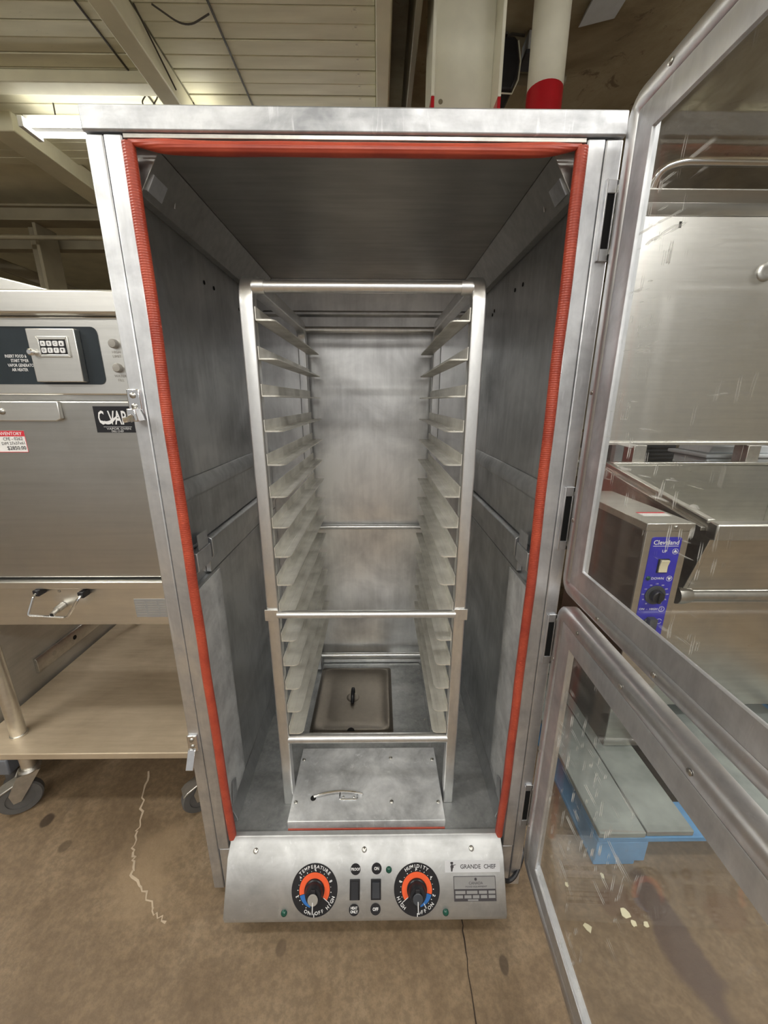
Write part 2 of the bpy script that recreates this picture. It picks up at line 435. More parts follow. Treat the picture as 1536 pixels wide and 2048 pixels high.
obj('crack', strip(jag([(-0.867, 0.39), (-0.794, 0.201), (-0.758, 0.107), (-0.721, 0.038), (-0.626, -0.036), (-0.559, -0.076)]), 0.0028, ZF + 0.0012), 'crack_pale', fl, label='pale jagged crack in the concrete')
obj('crack', strip(jag([(0.275, -0.02), (0.267, -0.09), (0.263, -0.187), (0.262, -0.45)], 7, 0.002), 0.0014, ZF + 0.0012), 'crack_dark', fl, label='dark straight joint crack in the concrete')

CZ = 2.90
ce = struct(obj('ceiling', MB().box(-6, 0.10, -5, 7, CZ + 0.025, CZ + 0.1), 'cream'))
struct(obj('ceiling', MB().box(0.10, 0.20, -5, 7, CZ + 0.35, CZ + 0.42).box(0.20, 6, -5, 7, 3.15, 3.25).box(0.095, 0.10, -5, 7, CZ + 0.1, CZ + 0.42), 'plaster'))
pm = {}
def plank(x0, x1, y, w, key):
    if key not in pm:
        o = obj('plank', MB().box(0, x1 - x0, 0, w - 0.006, 0, 0.024), 'plank', ce, 0.003); pm[key] = o.data
    else:
        o = bpy.data.objects.new('plank', pm[key]); COL.objects.link(o); o.parent = ce
        b = o.modifiers.new('bevel', 'BEVEL'); b.width = 0.003; b.segments = 2
    o.location = (x0, y, CZ + random.uniform(-0.003, 0.001))
y = 1.15
while y < 2.7:
    plank(-1.07, 0.02, y, 0.09, 'mid'); plank(-5.0, -1.18, y, 0.09, 'left'); y += 0.09
# joists and beams of the ceiling
struct(obj('trim_1', MB().box(-1.175, -1.075, -5, 6.5, CZ - 0.12, CZ - 0.001), 'cream', None, 0.006))
struct(obj('trim_2', MB().box(0.022, 0.092, -5, 6.5, CZ - 0.07, CZ + 0.3), 'cream', None, 0.006))
struct(obj('trim_3', MB().box(-5.5, -1.178, 1.87, 1.97, CZ - 0.06, CZ - 0.004), 'cream', None, 0.006))
struct(obj('trim_4', MB().box(-2.42, -2.24, 2.2, 6.5, CZ - 0.10, CZ + 0.02), 'cream', None, 0.006))
struct(obj('trim_5', MB().box(0.20, 0.23, -5, 6.5, 2.86, 3.15), 'brownbeam', None, 0.004))
struct(obj('trim_6', MB().box(-5.5, -0.3, 3.2, 3.28, 2.70, 2.80).box(-5.5, -0.3, 3.16, 3.32, 2.795, 2.81).box(-5.5, -0.3, 3.16, 3.32, 2.69, 2.705), 'brownbeam'))
struct(obj('trim_7', MB().box(-5.5, -0.3, 3.5, 3.6, 2.58, 2.66), 'brownbeam', None, 0.004))
struct(obj('trim_8', MB().tube([(-5.5, 3.1, 2.545), (-0.3, 3.1, 2.53)], 0.018), 'brownbeam'))
struct(obj('trim_9', MB().box(-3.14, -3.02, 3.3, 3.34, ZF, 2.69).box(-3.02, -2.99, 3.2, 3.44, ZF, 2.69), 'brownbeam', None, 0.004))
for i, (a, b2) in enumerate([((-4.5, 4.4, 2.75), (-1.4, 5.2, 1.6)), ((-3.0, 4.2, 2.45), (-0.6, 4.6, 2.1)), ((-5.2, 5.0, 2.1), (-0.5, 5.0, 2.05)), ((-5.2, 5.4, 1.85), (-0.5, 5.4, 1.8))]):
    struct(obj('trim_%d' % (10 + i), MB().tube([a, b2], 0.06, 16, flat=0.2), 'brownbeam'))
struct(obj('wall_back', MB().box(-6, 6, 6.6, 6.8, ZF, 3.2), 'wall'))
struct(obj('wall_left', MB().box(-5.9, -5.7, -5, 6.6, ZF, 3.2), 'wall'))
struct(obj('wall_right', MB().box(5.0, 5.2, -5, 6.6, ZF, 3.2), 'wall'))

# ------------------------------------------------------------------ ceiling lamps
def lamp(x, y, z, L, label, group=None, alongx=True, tm='tube'):
    t = thing('ceiling_lamp', label, 'lamp', (x, y, z), group)
    h = L / 2
    def sw(p): return Vector((x, y, z)) + (Vector((p[0], p[1], p[2])) if alongx else Vector((p[1], p[0], p[2])))
    obj('housing', MB().prism([(-0.026, 0.0), (0.026, 0.0), (0.026, 0.06), (-0.026, 0.06)], 'x', -h, h, fn=sw), 'lampbody', t, 0.004)
    for s in (-1, 1):
        obj('tube', MB().tube([sw((-h + 0.03, s * 0.050, 0.004)), sw((h - 0.03, s * 0.050, 0.004))], 0.018, 10), tm, t)
    if tm == 'tube':                                       # the tubes' downward light
        ld = bpy.data.lights.new('tube_light', 'AREA'); ld.shape = 'RECTANGLE'; ld.size = L - 0.06; ld.size_y = 0.14
        ld.energy = 12.0; ld.color = (1.0, 0.985, 0.95)
        lo = bpy.data.objects.new('tube_light', ld); COL.objects.link(lo); lo.parent = t; lo.location = (0, 0, -0.028)
        if not alongx: lo.rotation_euler.z = math.pi / 2
    obj('end_cap', MB().box(-h, -h + 0.03, -0.075, 0.075, -0.025, 0.03, fn=sw), 'lampbody', t, 0.003)
    obj('end_cap', MB().box(h - 0.03, h, -0.075, 0.075, -0.025, 0.03, fn=sw), 'lampbody', t, 0.003)
    top = CZ if x < 0.1 else 3.15
    for s in (-0.7, 0.7):
        p = sw((s * h, 0, 0.07))
        obj('hanger', MB().tube([p, (p.x, p.y, top + 0.01)], 0.004, 6), 'wire', t)
lamp(-1.50, 2.13, 2.77, 1.2, 'glowing fluorescent ceiling lamp behind the tall cabinet and above the oven', None, True, 'tube_far')
lamp(-0.45, 3.05, 2.60, 1.2, 'added fluorescent lamp, unseen beyond the tall cabinet, brightening the ceiling planks', None)  # extra lamp added out of sight to brighten the ceiling planks
AISLE = {0: ('fluorescent ceiling lamp over the aisle before the vapor oven', None), 1: ('fluorescent ceiling lamp over the aisle before the tilting skillet', None)}
for i, (lx, ly) in enumerate([(-1.7, -0.6), (1.6, -0.7), (-2.4, -2.3), (0.1, -2.3), (2.0, -2.3), (-0.8, -3.8), (0.9, -3.8), (3.2, 0.6), (-3.8, 0.6)]):
    lamp(lx, ly, 2.62, 1.2, *AISLE.get(i, ('fluorescent ceiling lamp over the wide aisle facing the open cabinet', 'aisle lamps')))

# ------------------------------------------------------------------ proofing cabinet
cab = thing('proofing_cabinet', 'tall aluminium proofing cabinet standing open with red door gasket and sloped control console', 'cabinet', (0, 0.4, ZF))
W = 0.448
for s in (-1, 1):
    def X(a, s=s): return sorted((s * a[0], s * a[1]))
    x = X((0.404, 0.445)); obj('side_wall', MB().box(*x, 0.018, 0.80, -0.19, 1.604), 'liner', cab, 0.002)
    x = X((0.4185, W)); obj('stile', MB().box(*x, -0.012, 0.016, -0.19 if True else 0, 1.606), 'alu', cab, 0.0025)
    x = X((0.387, 0.4175)); obj('stile', MB().box(*x, -0.0125, 0.022, -0.032, 1.606), 'alu', cab, 0.0025)
    x = X((0.387, 0.4175)); obj('lower_stile', MB().box(*x, -0.010, 0.022, -0.19, -0.035), 'alu', cab, 0.0025)
    # cove plate along the top of the wall, with a small lip and a tab
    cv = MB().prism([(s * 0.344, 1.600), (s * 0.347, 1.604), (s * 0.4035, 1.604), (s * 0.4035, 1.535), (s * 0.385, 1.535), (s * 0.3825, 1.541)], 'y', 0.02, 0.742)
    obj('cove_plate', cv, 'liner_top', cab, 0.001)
    tb = MB().prism([(s * 0.379, 1.546), (s * 0.364, 1.571), (s * 0.362, 1.569), (s * 0.377, 1.544)], 'y', 0.03, 0.075)
    obj('tab', tb, 'alu', cab)
    obj('pin', MB().tube([(s * 0.372, 0.115, 1.552), (s * 0.366, 0.115, 1.580)], 0.0015, 6), 'screw', cab)
    # mid-height rail: ledge, channel face and lower flange
    mr = MB().prism([(s * 0.4035, 1.012), (s * 0.401, 1.012), (s * 0.388, 0.990), (s * 0.388, 0.972), (s * 0.394, 0.966), (s * 0.394, 0.86), (s * 0.4035, 0.86)], 'y', 0.025, 0.742)
    obj('upper_rail', mr, 'liner', cab, 0.0012)
    mr2 = MB().prism([(s * 0.4035, 0.857), (s * 0.386, 0.857), (s * 0.380, 0.852), (s * 0.380, 0.808), (s * 0.391, 0.792), (s * 0.391, 0.764), (s * 0.4035, 0.764)], 'y', 0.11, 0.742)
    obj('lower_rail', mr2, 'liner', cab, 0.0012)
    obj('rail_end', MB().prism([(s * 0.4035, 0.845), (s * 0.382, 0.845), (s * 0.382, 0.80), (s * 0.4035, 0.785)], 'y', 0.03, 0.105), 'alu', cab, 0.0015)
    obj('tab', MB().box(*X((0.383, 0.3845)), 0.045, 0.095, 0.848, 0.884), 'alu', cab)
    # lower liner sheet with its brushed pale front strip
    obj('liner_sheet', MB().box(*X((0.3925, 0.4035)), 0.03, 0.742, 0.055, 0.760), 'liner', cab, 0.0015)
    obj('liner_strip', MB().box(*X((0.3905, 0.3924)), 0.03, 0.16, 0.06, 0.752), 'coverm', cab)
    obj('base_rail', MB().prism([(s * 0.4035, 0.052), (s * 0.392, 0.052), (s * 0.378, 0.012), (s * 0.378, 0.001), (s * 0.4035, 0.001)], 'y', 0.04, 0.742), 'liner', cab, 0.0012)
    obj('tab', MB().prism([(0.042, 0.06), (0.078, 0.06), (0.082, 0.118), (0.060, 0.128)], 'x', *X((0.386, 0.3875))), 'alu', cab)
    for hy, hz in ((0.30, 1.47), (0.55, 1.46), (0.57, 1.452), (0.36, 1.472)):
        obj('rivet_hole', MB().lathe([(0.005, 0), (0.005, 0.001)], (s * 0.4038, hy, hz), (-s, 0, 0), 12), 'hole', cab)
    for fy in (0.06, 0.74):
        obj('foot', MB().lathe([(0.022, 0), (0.025, 0.004), (0.018, 0.025)], (s * 0.40, fy, ZF), (0, 0, 1), 14), 'rubber', cab)
obj('top_bar', MB().box(-0.4495, 0.4495, -0.0155, 0.03, 1.6085, 1.6445), 'alu_x', cab, 0.003)
obj('top_bar_lip', MB().box(-0.386, 0.386, -0.011, 0.025, 1.601, 1.608), 'zinc', cab, 0.001)
obj('roof', MB().box(-0.445, 0.445, 0.031, 0.80, 1.606, 1.640), 'alu_x', cab, 0.002)
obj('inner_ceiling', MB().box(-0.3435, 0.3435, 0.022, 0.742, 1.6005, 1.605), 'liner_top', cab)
obj('back_wall', MB().box(-0.4035, 0.4035, 0.745, 0.80, -0.19, 1.6055), 'liner_back', cab)
obj('back_ledge', MB().prism([(0.744, 1.498), (0.728, 1.490), (0.728, 1.482), (0.744, 1.476)], 'x', -0.38, 0.38), 'liner_back', cab, 0.001)
obj('back_base_trim', MB().prism([(0.744, 0.03), (0.736, 0.026), (0.736, 0.001), (0.744, 0.001)], 'x', -0.375, 0.375), 'liner_back', cab, 0.001)
obj('floor_pan', MB().box(-0.4035, 0.4035, 0.0, 0.743, -0.02, 0.0), 'floorpan', cab, 0.001)
obj('underbody', MB().box(-0.403, 0.403, 0.03, 0.743, -0.188, -0.022), 'zinc', cab)
# red silicone gasket: two sides and a sagging top length
def wob(a, k): return mnoise.noise(Vector((a * k, 0.3, 0.7)))
for s in (-1, 1):
    pts = []
    for i in range(61):
        t = i / 60; z = 0.012 + t * 1.582
        amp = 0.0022
        pts.append((s * (0.3795 + amp * wob(t * 9 + s, 1.0) - (0.006 * (1 - t) ** 6)), -0.010 + 0.002 * wob(t * 7 + 3, 1.0), z))
    obj('gasket', MB().tube(pts, 0.0105, 12), 'gasket', cab, label='red ribbed silicone gasket beading')
pts = []
for i in range(61):
    t = i / 60; u = 2 * t - 1
    pts.append((0.377 * u, -0.012, 1.5955 - 0.0085 * (1 - abs(u) ** 7) + 0.0012 * wob(t * 6, 1)))
obj('gasket', MB().tube(pts, [0.010 * min(1, 0.35 + 9 * min(i, 60 - i) / 60) for i in range(61)], 12), 'gasket', cab, label='red silicone gasket along the top')
# heater cover box on the floor pan
cv = obj('heater_cover', MB().box(-0.225, 0.225, 0.012, 0.253, 0.009, 0.036), 'coverm', cab, 0.0015, label='scuffed aluminium cover plate')
obj('edge_strip', MB().tube([(-0.224, 0.013, 0.0046), (0.224, 0.013, 0.0046)], 0.0045, 8), 'gasket', cv, label='red silicone strip')
for q in [(-0.214, 0.209), (0.074, 0.213), (0.212, 0.206), (-0.212, 0.067), (0.073, 0.066), (0.212, 0.064)]:
    obj('screw', screw(MB(), (q[0], q[1], 0.036), (0, 0, 1), 0.0055, 0.003), 'screw', cv)
obj('finger_hole', MB().lathe([(0.0085, 0), (0.0085, 0.0006)], (-0.162, 0.079, 0.036), (0, 0, 1), 16), 'hole', cv)
obj('latch_bar', MB().tube(fillet([(-0.160, 0.080, 0.040), (-0.130, 0.086, 0.046), (-0.085, 0.092, 0.048), (-0.040, 0.090, 0.046), (-0.015, 0.087, 0.039)], 0.02), 0.0035, 8), 'chrome', cv)
obj('latch_bracket', MB().tube(fillet([(-0.083, 0.100, 0.037), (-0.083, 0.072, 0.039), (-0.030, 0.072, 0.039), (-0.030, 0.094, 0.037)], 0.004), 0.002, 6), 'chrome', cv)
for q in (-0.072, -0.040): obj('rivet', screw(MB(), (q, 0.082, 0.036), (0, 0, 1), 0.0035, 0.002), 'screw', cv)
bp = obj('base_plate', MB().box(-0.222, 0.222, 0.256, 0.732, 0.001, 0.010), 'floorpan', cab, 0.001)
for q in [(-0.212, 0.64), (-0.212, 0.50), (-0.212, 0.36), (0.212, 0.66), (0.212, 0.52), (0.212, 0.40)]:
    obj('screw', screw(MB(), (q[0], q[1], 0.010), (0, 0, 1), 0.004, 0.002), 'screw', bp)

# --- control console
CON = MB().prism([(0.0, 0.020), (-0.014, 0.020), (-0.022, 0.008), (-0.050, -0.010), (-0.115, -0.130), (-0.112, -0.150), (-0.013, -0.150), (-0.013, -0.036), (0.0, -0.036)], 'x', -0.3765, 0.3765)
con = obj('control_console', CON, 'console', cab, 0.0018, label='sloped aluminium control console with dials')
Aq = Vector((0, -0.05, -0.01)); eq = (Vector((0, -0.115, -0.13)) - Aq).normalized(); nq = Vector((0, -0.87929, 0.47628))
def PF(u, s, h0=0.0004):
    """local frame on the sloped face: u across, s down the slope"""
    o = Aq + eq * s + nq * h0; o.x = u
    def fn(p): return o + Vector((1, 0, 0)) * p[0] - eq * p[1] + nq * p[2]
    return fn
for q in (-0.302, -0.005, 0.290): obj('screw', screw(MB(), (q, -0.037, -0.0015), Vector((0, -0.54, 0.84)), 0.0068, 0.003), 'screw', con)
def dial(u, s, title, mirror):
    fn = PF(u, s)
    d = obj('dial_plate', MB().lathe([(0.0610, 0), (0.0615, 0.0006), (0.0610, 0.0012)], (0, 0, 0), (0, 0, 1), 56, fn=fn), 'black', con, label='round black dial reading ' + title)
    R = (lambda a: a) if not mirror else (lambda a: 180 - a)
    H = 0.0013
    obj('orange_band', MB().arc(0.0265, 0.0405, R(-36), R(196), H, H + 0.0003, fn), 'orange', d)
    bl = MB(); vs = []; fs = []
    n = 30
    for i in range(n + 1):
        a = math.radians(R(198 + 70 * i / n)); w = 0.0405 - (0.0135 - 0.0115 * i / n)
        vs += [(w * math.cos(a), w * math.sin(a), H + 0.0002), (0.0405 * math.cos(a), 0.0405 * math.sin(a), H + 0.0002)]
    for i in range(n): fs.append((2 * i, 2 * i + 1, 2 * i + 3, 2 * i + 2))
    bl.add(vs, fs, fn=fn); obj('blue_band', bl, 'blue', d)
    L = MB()
    arc_text(L, title, fn, 0.0535, 90, 0.0112, H + 0.0003, 9.0)
    if not mirror:
        arc_text(L, 'HIGH', fn, 0.0535, -34, 0.0115, H + 0.0003, 9.3, True)
        arc_text(L, 'OFF', fn, 0.0525, -74, 0.0112, H + 0.0003, 9.0, True)
        arc_text(L, 'ON', fn, 0.0525, -109, 0.0115, H + 0.0003, 11, True)
        nums = [('2', 197), ('4', 143), ('6', 89), ('8', 25)]
    else:
        arc_text(L, 'HIGH', fn, 0.0535, 215, 0.0115, H + 0.0003, 9.3, True)
        arc_text(L, 'OFF', fn, 0.0525, -76, 0.0115, H + 0.0003, 9.5, True)
        arc_text(L, 'ON', fn, 0.0525, -46, 0.0115, H + 0.0003, 11, True)
        nums = [('8', 157), ('6', 91), ('4', 36), ('2', -17)]
    for t, a in nums:
        ar = math.radians(a); add_text(L, t, fn, 0.0475 * math.cos(ar), 0.0475 * math.sin(ar), 0.0095, H + 0.0003, ar - math.pi / 2, 0.03)
    for k in range(18):
        a = math.radians(R(-22 + 15.5 * k)); c, sn = math.cos(a), math.sin(a)
        w = 0.0009; l = 0.0028 if k % 2 else 0.0016
        L.add([(0.0428 * c - w * sn, 0.0428 * sn + w * c, H + 0.0003), (0.0428 * c + w * sn, 0.0428 * sn - w * c, H + 0.0003), ((0.0428 + l) * c + w * sn, (0.0428 + l) * sn - w * c, H + 0.0003), ((0.0428 + l) * c - w * sn, (0.0428 + l) * sn + w * c, H + 0.0003)], [(0, 1, 2, 3)], fn=fn)
    a = math.radians(R(-36))
    for (a, r0, r1) in [(a, 0.030, 0.050)] + ([(math.radians(-60), 0.036, 0.049)] if mirror else []):
        c, sn = math.cos(a), math.sin(a); w = 0.0008
        L.add([(r0 * c - w * sn, r0 * sn + w * c, H + 0.0006), (r0 * c + w * sn, r0 * sn - w * c, H + 0.0006), (r1 * c + w * sn, r1 * sn - w * c, H + 0.0006), (r1 * c - w * sn, r1 * sn + w * c, H + 0.0006)], [(0, 1, 2, 3)], fn=fn)
    obj('lettering', L, 'white', d)
    K = MB().lathe([(0.0270, 0.0015), (0.0270, 0.006), (0.0235, 0.009), (0.0215, 0.022), (0.0195, 0.026)], (0, 0, 0), (0, 0, 1), 32, fn=fn)
    K.prism([(-0.0045, -0.034), (0.0045, -0.034), (0.0075, 0.0), (0.0055, 0.0175), (-0.0055, 0.0175), (-0.0075, 0.0)], 'z', 0.0015, 0.0305, fn=fn)
    obj('knob', K, 'black', d, 0.0012)
    obj('knob_face', MB().lathe([(0.0135, 0.0300), (0.0135, 0.0312), (0.012, 0.0320)], (0, -0.004, 0), (0, 0, 1), 24, fn=fn), 'silver' if not mirror else 'dkgrey', d)
    obj('pointer_line', MB().box(-0.0009, 0.0009, -0.0605, -0.027, 0.0016, 0.0024, fn=fn).box(-0.0010, 0.0010, -0.0345, -0.008, 0.0318, 0.0326, fn=fn), 'white', d)
dial(-0.137, 0.073, 'TEMPERATURE', False)
dial(0.137, 0.0745, 'HUMIDITY', True)
def badge(u, s, lines, sz):
    fn = PF(u, s)
    o = obj('switch_label', MB().lathe([(0.0135, 0), (0.0135, 0.0008)], (0, 0, 0), (0, 0, 1), 32, fn=fn), 'black', con)
    L = MB()
    for i, t in enumerate(lines): add_text(L, t, fn, 0, ((len(lines) - 1) / 2 - i) * sz * 0.95, sz, 0.0011, 0, 0.03, 0.82)
    L2 = obj('switch_lettering', L, 'white', con)
badge(-0.028, 0.027, ['PROOF'], 0.0092); badge(0.029, 0.026, ['ON'], 0.0105)
badge(-0.031, 0.119, ['HEAT', 'ONLY'], 0.0088); badge(0.026, 0.118, ['OFF'], 0.0105)
for k, u in enumerate((-0.0295, 0.0270)):
    fn = PF(u, 0.073)
    sw = obj('rocker_switch', MB().box(-0.0135, 0.0135, -0.0235, 0.0235, 0, 0.003, fn=fn), 'black', con, 0.001)
    tilt = 0.005 if k else -0.005
    obj('rocker', MB().prism([(-0.019, 0.003), (0.019, 0.003), (0.019, 0.0065 + tilt * 0.6), (0.0, 0.0060), (-0.019, 0.0065 - tilt * 0.6)], 'x', -0.0095, 0.0095, fn=fn), 'dkgrey' if k else 'black', sw, 0.0006)
for u, s in ((-0.216, 0.124), (0.062, 0.029), (0.2125, 0.127)):
    o = obj('indicator_lamp', MB().lathe([(0.0080, 0), (0.0080, 0.0018), (0.0065, 0.004), (0.003, 0.0052)], (0, 0, 0), (0, 0, 1), 20, fn=PF(u, s)), 'greenlens', con, label='dark green indicator lens')
fn = PF(0.2885, 0.0235)
pl = obj('brand_plate', MB().box(-0.0755, 0.0755, -0.0140, 0.0140, 0, 0.001, fn=fn), 'platewhite', con, 0.0004, label='pale brand plate reading GRANDE CHEF')
L = add_text(MB(), 'GRANDE  CHEF', fn, 0.0155, -0.0005, 0.0142, 0.0014, 0, 0.01, 0.98)
# small running chef emblem
for a in ([(-0.058, -0.011), (-0.0545, -0.011), (-0.053, -0.004), (-0.0505, -0.001), (-0.0515, 0.003), (-0.054, 0.005), (-0.057, 0.005), (-0.0595, 0.001), (-0.0585, -0.004)],
          [(-0.0585, 0.0055), (-0.0525, 0.0055), (-0.0515, 0.0105), (-0.055, 0.0115), (-0.0595, 0.0105)], [(-0.051, 0.002), (-0.0445, 0.0045), (-0.0445, 0.0055), (-0.052, 0.004)]):
    L.add([(p[0], p[1], 0.0014) for p in a], [tuple(range(len(a)))], fn=fn)
obj('brand_lettering', L, 'ink', con)
fn = PF(0.2930, 0.0745)
pl = obj('rating_plate', MB().box(-0.0565, 0.0565, -0.0285, 0.0285, 0, 0.0008, fn=fn), 'plategrey', con, label='grey rating plate marked CANADA')
L = MB()
L.box(-0.0565, 0.0565, 0.0275, 0.0285, 0.0008, 0.0012, fn=fn).box(-0.0565, -0.0553, -0.0285, 0.0285, 0.0008, 0.0012, fn=fn).box(0.0553, 0.0565, -0.0285, 0.0285, 0.0008, 0.0012, fn=fn)
L.box(-0.0565, 0.0565, -0.0285, -0.0008, 0.0008, 0.0011, fn=fn)
L.lathe([(0.0035, 0.0008), (0.0035, 0.0012)], (0.003, 0.0215, 0), (0, 0, 1), 10, fn=fn)
add_text(L, 'CANADA', fn, 0.003, 0.0125, 0.0090, 0.0012, 0, 0.0, 1.0)
add_text(L, 'FOOD EQUIPMENT', fn, 0.004, 0.0045, 0.0052, 0.0012, 0, 0.0, 1.3)
obj('plate_print', L, 'ink', pl)
L = MB()
for (a, b2) in ((-0.053, -0.026), (-0.0225, 0.0065), (0.0105, 0.032), (0.036, 0.054)): L.box(a, b2, -0.0115, -0.0045, 0.0008, 0.0014, fn=fn)
for (a, b2) in ((-0.053, -0.033), (-0.029, -0.010), (-0.0065, 0.011), (0.015, 0.032), (0.036, 0.054)): L.box(a, b2, -0.0215, -0.0145, 0.0008, 0.0014, fn=fn)
L.box(-0.020, 0.008, -0.0272, -0.0238, 0.0008, 0.0014, fn=fn)
obj('plate_fields', L, 'plategrey', pl)
obj('power_cord', MB().tube(fillet([(0.380, -0.03, -0.125), (0.405, -0.03, -0.15), (0.43, -0.02, -0.145), (0.462, 0.01, -0.11), (0.47, 0.06, -0.10), (0.47, 0.16, -0.14)], 0.03), 0.006, 8).box(0.376, 0.388, -0.05, -0.015, -0.145, -0.10), 'black', cab)

# --- latches on the left stile
def latch(z, opened):
    y = -0.012; x = -0.4365
    b = obj('latch', MB().box(x - 0.013, x + 0.012, y - 0.006, y, z - 0.048, z), 'chrome', cab, 0.002, label='chrome door latch')
    for dz in (-0.012, -0.032): obj('screw', screw(MB(), (x - 0.001, y - 0.006, z + dz), (0, -1, 0), 0.0055, 0.003), 'screw', b)
    if not opened:
        obj('latch_arm', MB().tube(fillet([(x, y - 0.012, z - 0.044), (x + 0.004, y - 0.030, z - 0.054), (x - 0.002, y - 0.034, z - 0.056), (x - 0.008, y - 0.036, z - 0.057)], 0.01), [0.007] * 8 + [0.005] * 8, 8), 'chrome', b)
        obj('latch_cheek', MB().prism([(x - 0.006, z - 0.060), (x + 0.016, z - 0.060), (x + 0.012, z - 0.036), (x - 0.004, z - 0.036)], 'y', y - 0.030, y - 0.003), 'chrome', b, 0.002)
    else:
        obj('latch_arm', MB().prism([(y - 0.004, z - 0.046), (y - 0.030, z - 0.082), (y - 0.033, z - 0.080), (y - 0.008, z - 0.040)], 'x', x - 0.013, x + 0.006), 'chrome', b, 0.001)
latch(1.205, False); latch(0.372, True)

# --- hinges in the right stile
for (z0, z1) in ((1.425, 1.548), (0.872, 1.012), (0.580, 0.712), (0.052, 0.198)):
    x0, x1 = 0.4265, 0.4475; y0 = -0.0165
    m = MB().box(x0, x0 + 0.004, y0, -0.012, z0, z1).box(x1 - 0.004, x1, y0, -0.012, z0, z1).box(x0, x1, y0, -0.012, z0, z0 + 0.02).box(x0, x1, y0, -0.012, z1 - 0.02, z1)
    m.box(x0 - 0.001, x0 + 0.001, y0 - 0.004, -0.012, z0, z1)
    h = obj('hinge', m, 'alu', cab, 0.001)
    obj('hinge_slot', MB().box(x0 + 0.004, x1 - 0.004, -0.0135, -0.012, z0 + 0.02, z1 - 0.02), 'hole', h)
    obj('hinge_barrel', MB().tube([(0.449, -0.020, z0 + 0.01), (0.449, -0.020, z1 - 0.01)], 0.005, 10), 'screw', h)

# --- the two doors, swung open towards the viewer (inner faces look into the aisle)
def door(z0, z1, ang, label, screws):
    a = math.radians(ang); hx, hy = 0.4385, -0.032
    d = Vector((math.sin(a), -math.cos(a), 0)); nx = Vector((-math.cos(a), -math.sin(a), 0))      # along the door, and its inner face normal
    def F(p): return Vector((hx, hy, 0)) + d * p[0] + Vector((0, 0, p[1])) + nx * p[2]
    L = 0.875
    def rrect(i, r, h, n=5):
        x0, x1, b0, b1 = i, L - i, z0 + i, z1 - i; r = max(r, 0.0005); out = []
        for (cx, cz, a0) in ((x1 - r, b1 - r, 0), (x0 + r, b1 - r, 90), (x0 + r, b0 + r, 180), (x1 - r, b0 + r, 270)):
            for k in range(n + 1):
                t = math.radians(a0 + 90 * k / n); out.append((cx + r * math.cos(t), cz + r * math.sin(t), h))
        return out
    rings = [rrect(0.0, 0.035, -0.028), rrect(0.0, 0.035, -0.004), rrect(0.004, 0.032, 0.001), rrect(0.010, 0.027, 0.0035), rrect(0.026, 0.012, 0.0045), rrect(0.032, 0.006, 0.0005), rrect(0.032, 0.006, -0.028)]
    def loft(rings, closed=True):
        n = len(rings[0]); vs = [p for r in rings for p in r]; fs = []
        m = len(rings)
        for i in range(m if closed else m - 1):
            j = (i + 1) % m
            for k in range(n): fs.append((i * n + k, i * n + (k + 1) % n, j * n + (k + 1) % n, j * n + k))
        return MB().add(vs, fs, fn=F)
    fr = obj('door', loft(rings), 'alu_door', cab, 0, label=label)
    rings = [rrect(0.0325, 0.004, -0.024), rrect(0.0325, 0.004, 0.0006), rrect(0.0345, 0.003, 0.0016), rrect(0.074, 0.0008, 0.0016), rrect(0.075, 0.0006, 0.0004), rrect(0.075, 0.0006, -0.004), rrect(0.052, 0.0006, -0.004), rrect(0.052, 0.0006, -0.024)]
    obj('door_trim', loft(rings), 'alu', fr, 0, label='flat bright retaining trim round the pane')
    obj('door_pane', MB().box(0.0525, L - 0.0525, z0 + 0.0525, z1 - 0.0525, -0.0085, -0.0055, fn=F), 'pane', fr, label='clear scratched plastic pane')
    for (u, z) in screws: obj('screw', screw(MB(), F((u, z, 0.0045)), nx, 0.0045, 0.002), 'screw', fr)
door(0.786, 1.646, 0.0, 'upper half door with clear pane, swung wide open', [(0.018, 1.20), (0.018, 0.95), (0.15, 0.803), (0.30, 0.803), (0.10, 1.628), (0.25, 1.628)])
door(-0.046, 0.757, -1.5, 'lower half door with clear pane, swung wide open', [(0.018, 0.62), (0.018, 0.35), (0.018, 0.10), (0.10, 0.740), (0.25, 0.740), (0.40, 0.740)])

# ------------------------------------------------------------------ sheet pan rack inside the cabinet
rack = thing('pan_rack', 'aluminium sheet pan rack with fifteen pairs of runners, standing inside the open cabinet', 'rack', (0.0037, 0.4, 0.0))
RX = 0.0037; hw = 0.2425; yf, yb = 0.104, 0.706
for s in (-1, 1):
    x = RX + s * hw
    obj('side_frame', MB().tube(fillet([(x, yf, 0.001 if True else 0), (x, yf, 1.428), (x, yb, 1.436), (x, yb, 0.0105)], 0.055, 8), 0.0150, 16, flat=0.28), 'rackmetal', rack)
rn = None
zs = [1.3455 - 0.0766 * k - (0.010 if k >= 10 else 0) for k in range(15)]
for s in (-1, 1):
    # L-shaped runner with a rounded front corner
    x0 = RX + s * 0.2260; mb = MB()
    lip = [(0, 0.0), (0.0, 0.622), (0.037, 0.622), (0.040, 0.619), (0.040, 0.012), (0.036, 0.004), (0.028, 0.0)]
    vs = [(x0 - s * a, 0.092 + b2, 0.0) for a, b2 in lip] + [(x0 - s * a, 0.092 + b2, 0.0032) for a, b2 in lip]
    n = len(lip)
    mb.add(vs, [tuple(range(n)), tuple(range(n, 2 * n))] + [(i, (i + 1) % n, n + (i + 1) % n, n + i) for i in range(n)])
    mb.box(*sorted((x0, x0 - s * 0.0018)), 0.092, 0.714, 0.0, 0.027)
    mb.box(*sorted((x0 - s * 0.020, x0 - s * 0.021)), 0.10, 0.71, 0.0032, 0.0042)
    first = None
    for z in zs:
        if first is None:
            first = obj('runner', mb, 'runner', rack, 0)
            o = first
        else:
            o = first.copy(); COL.objects.link(o)
        o.location.z = z
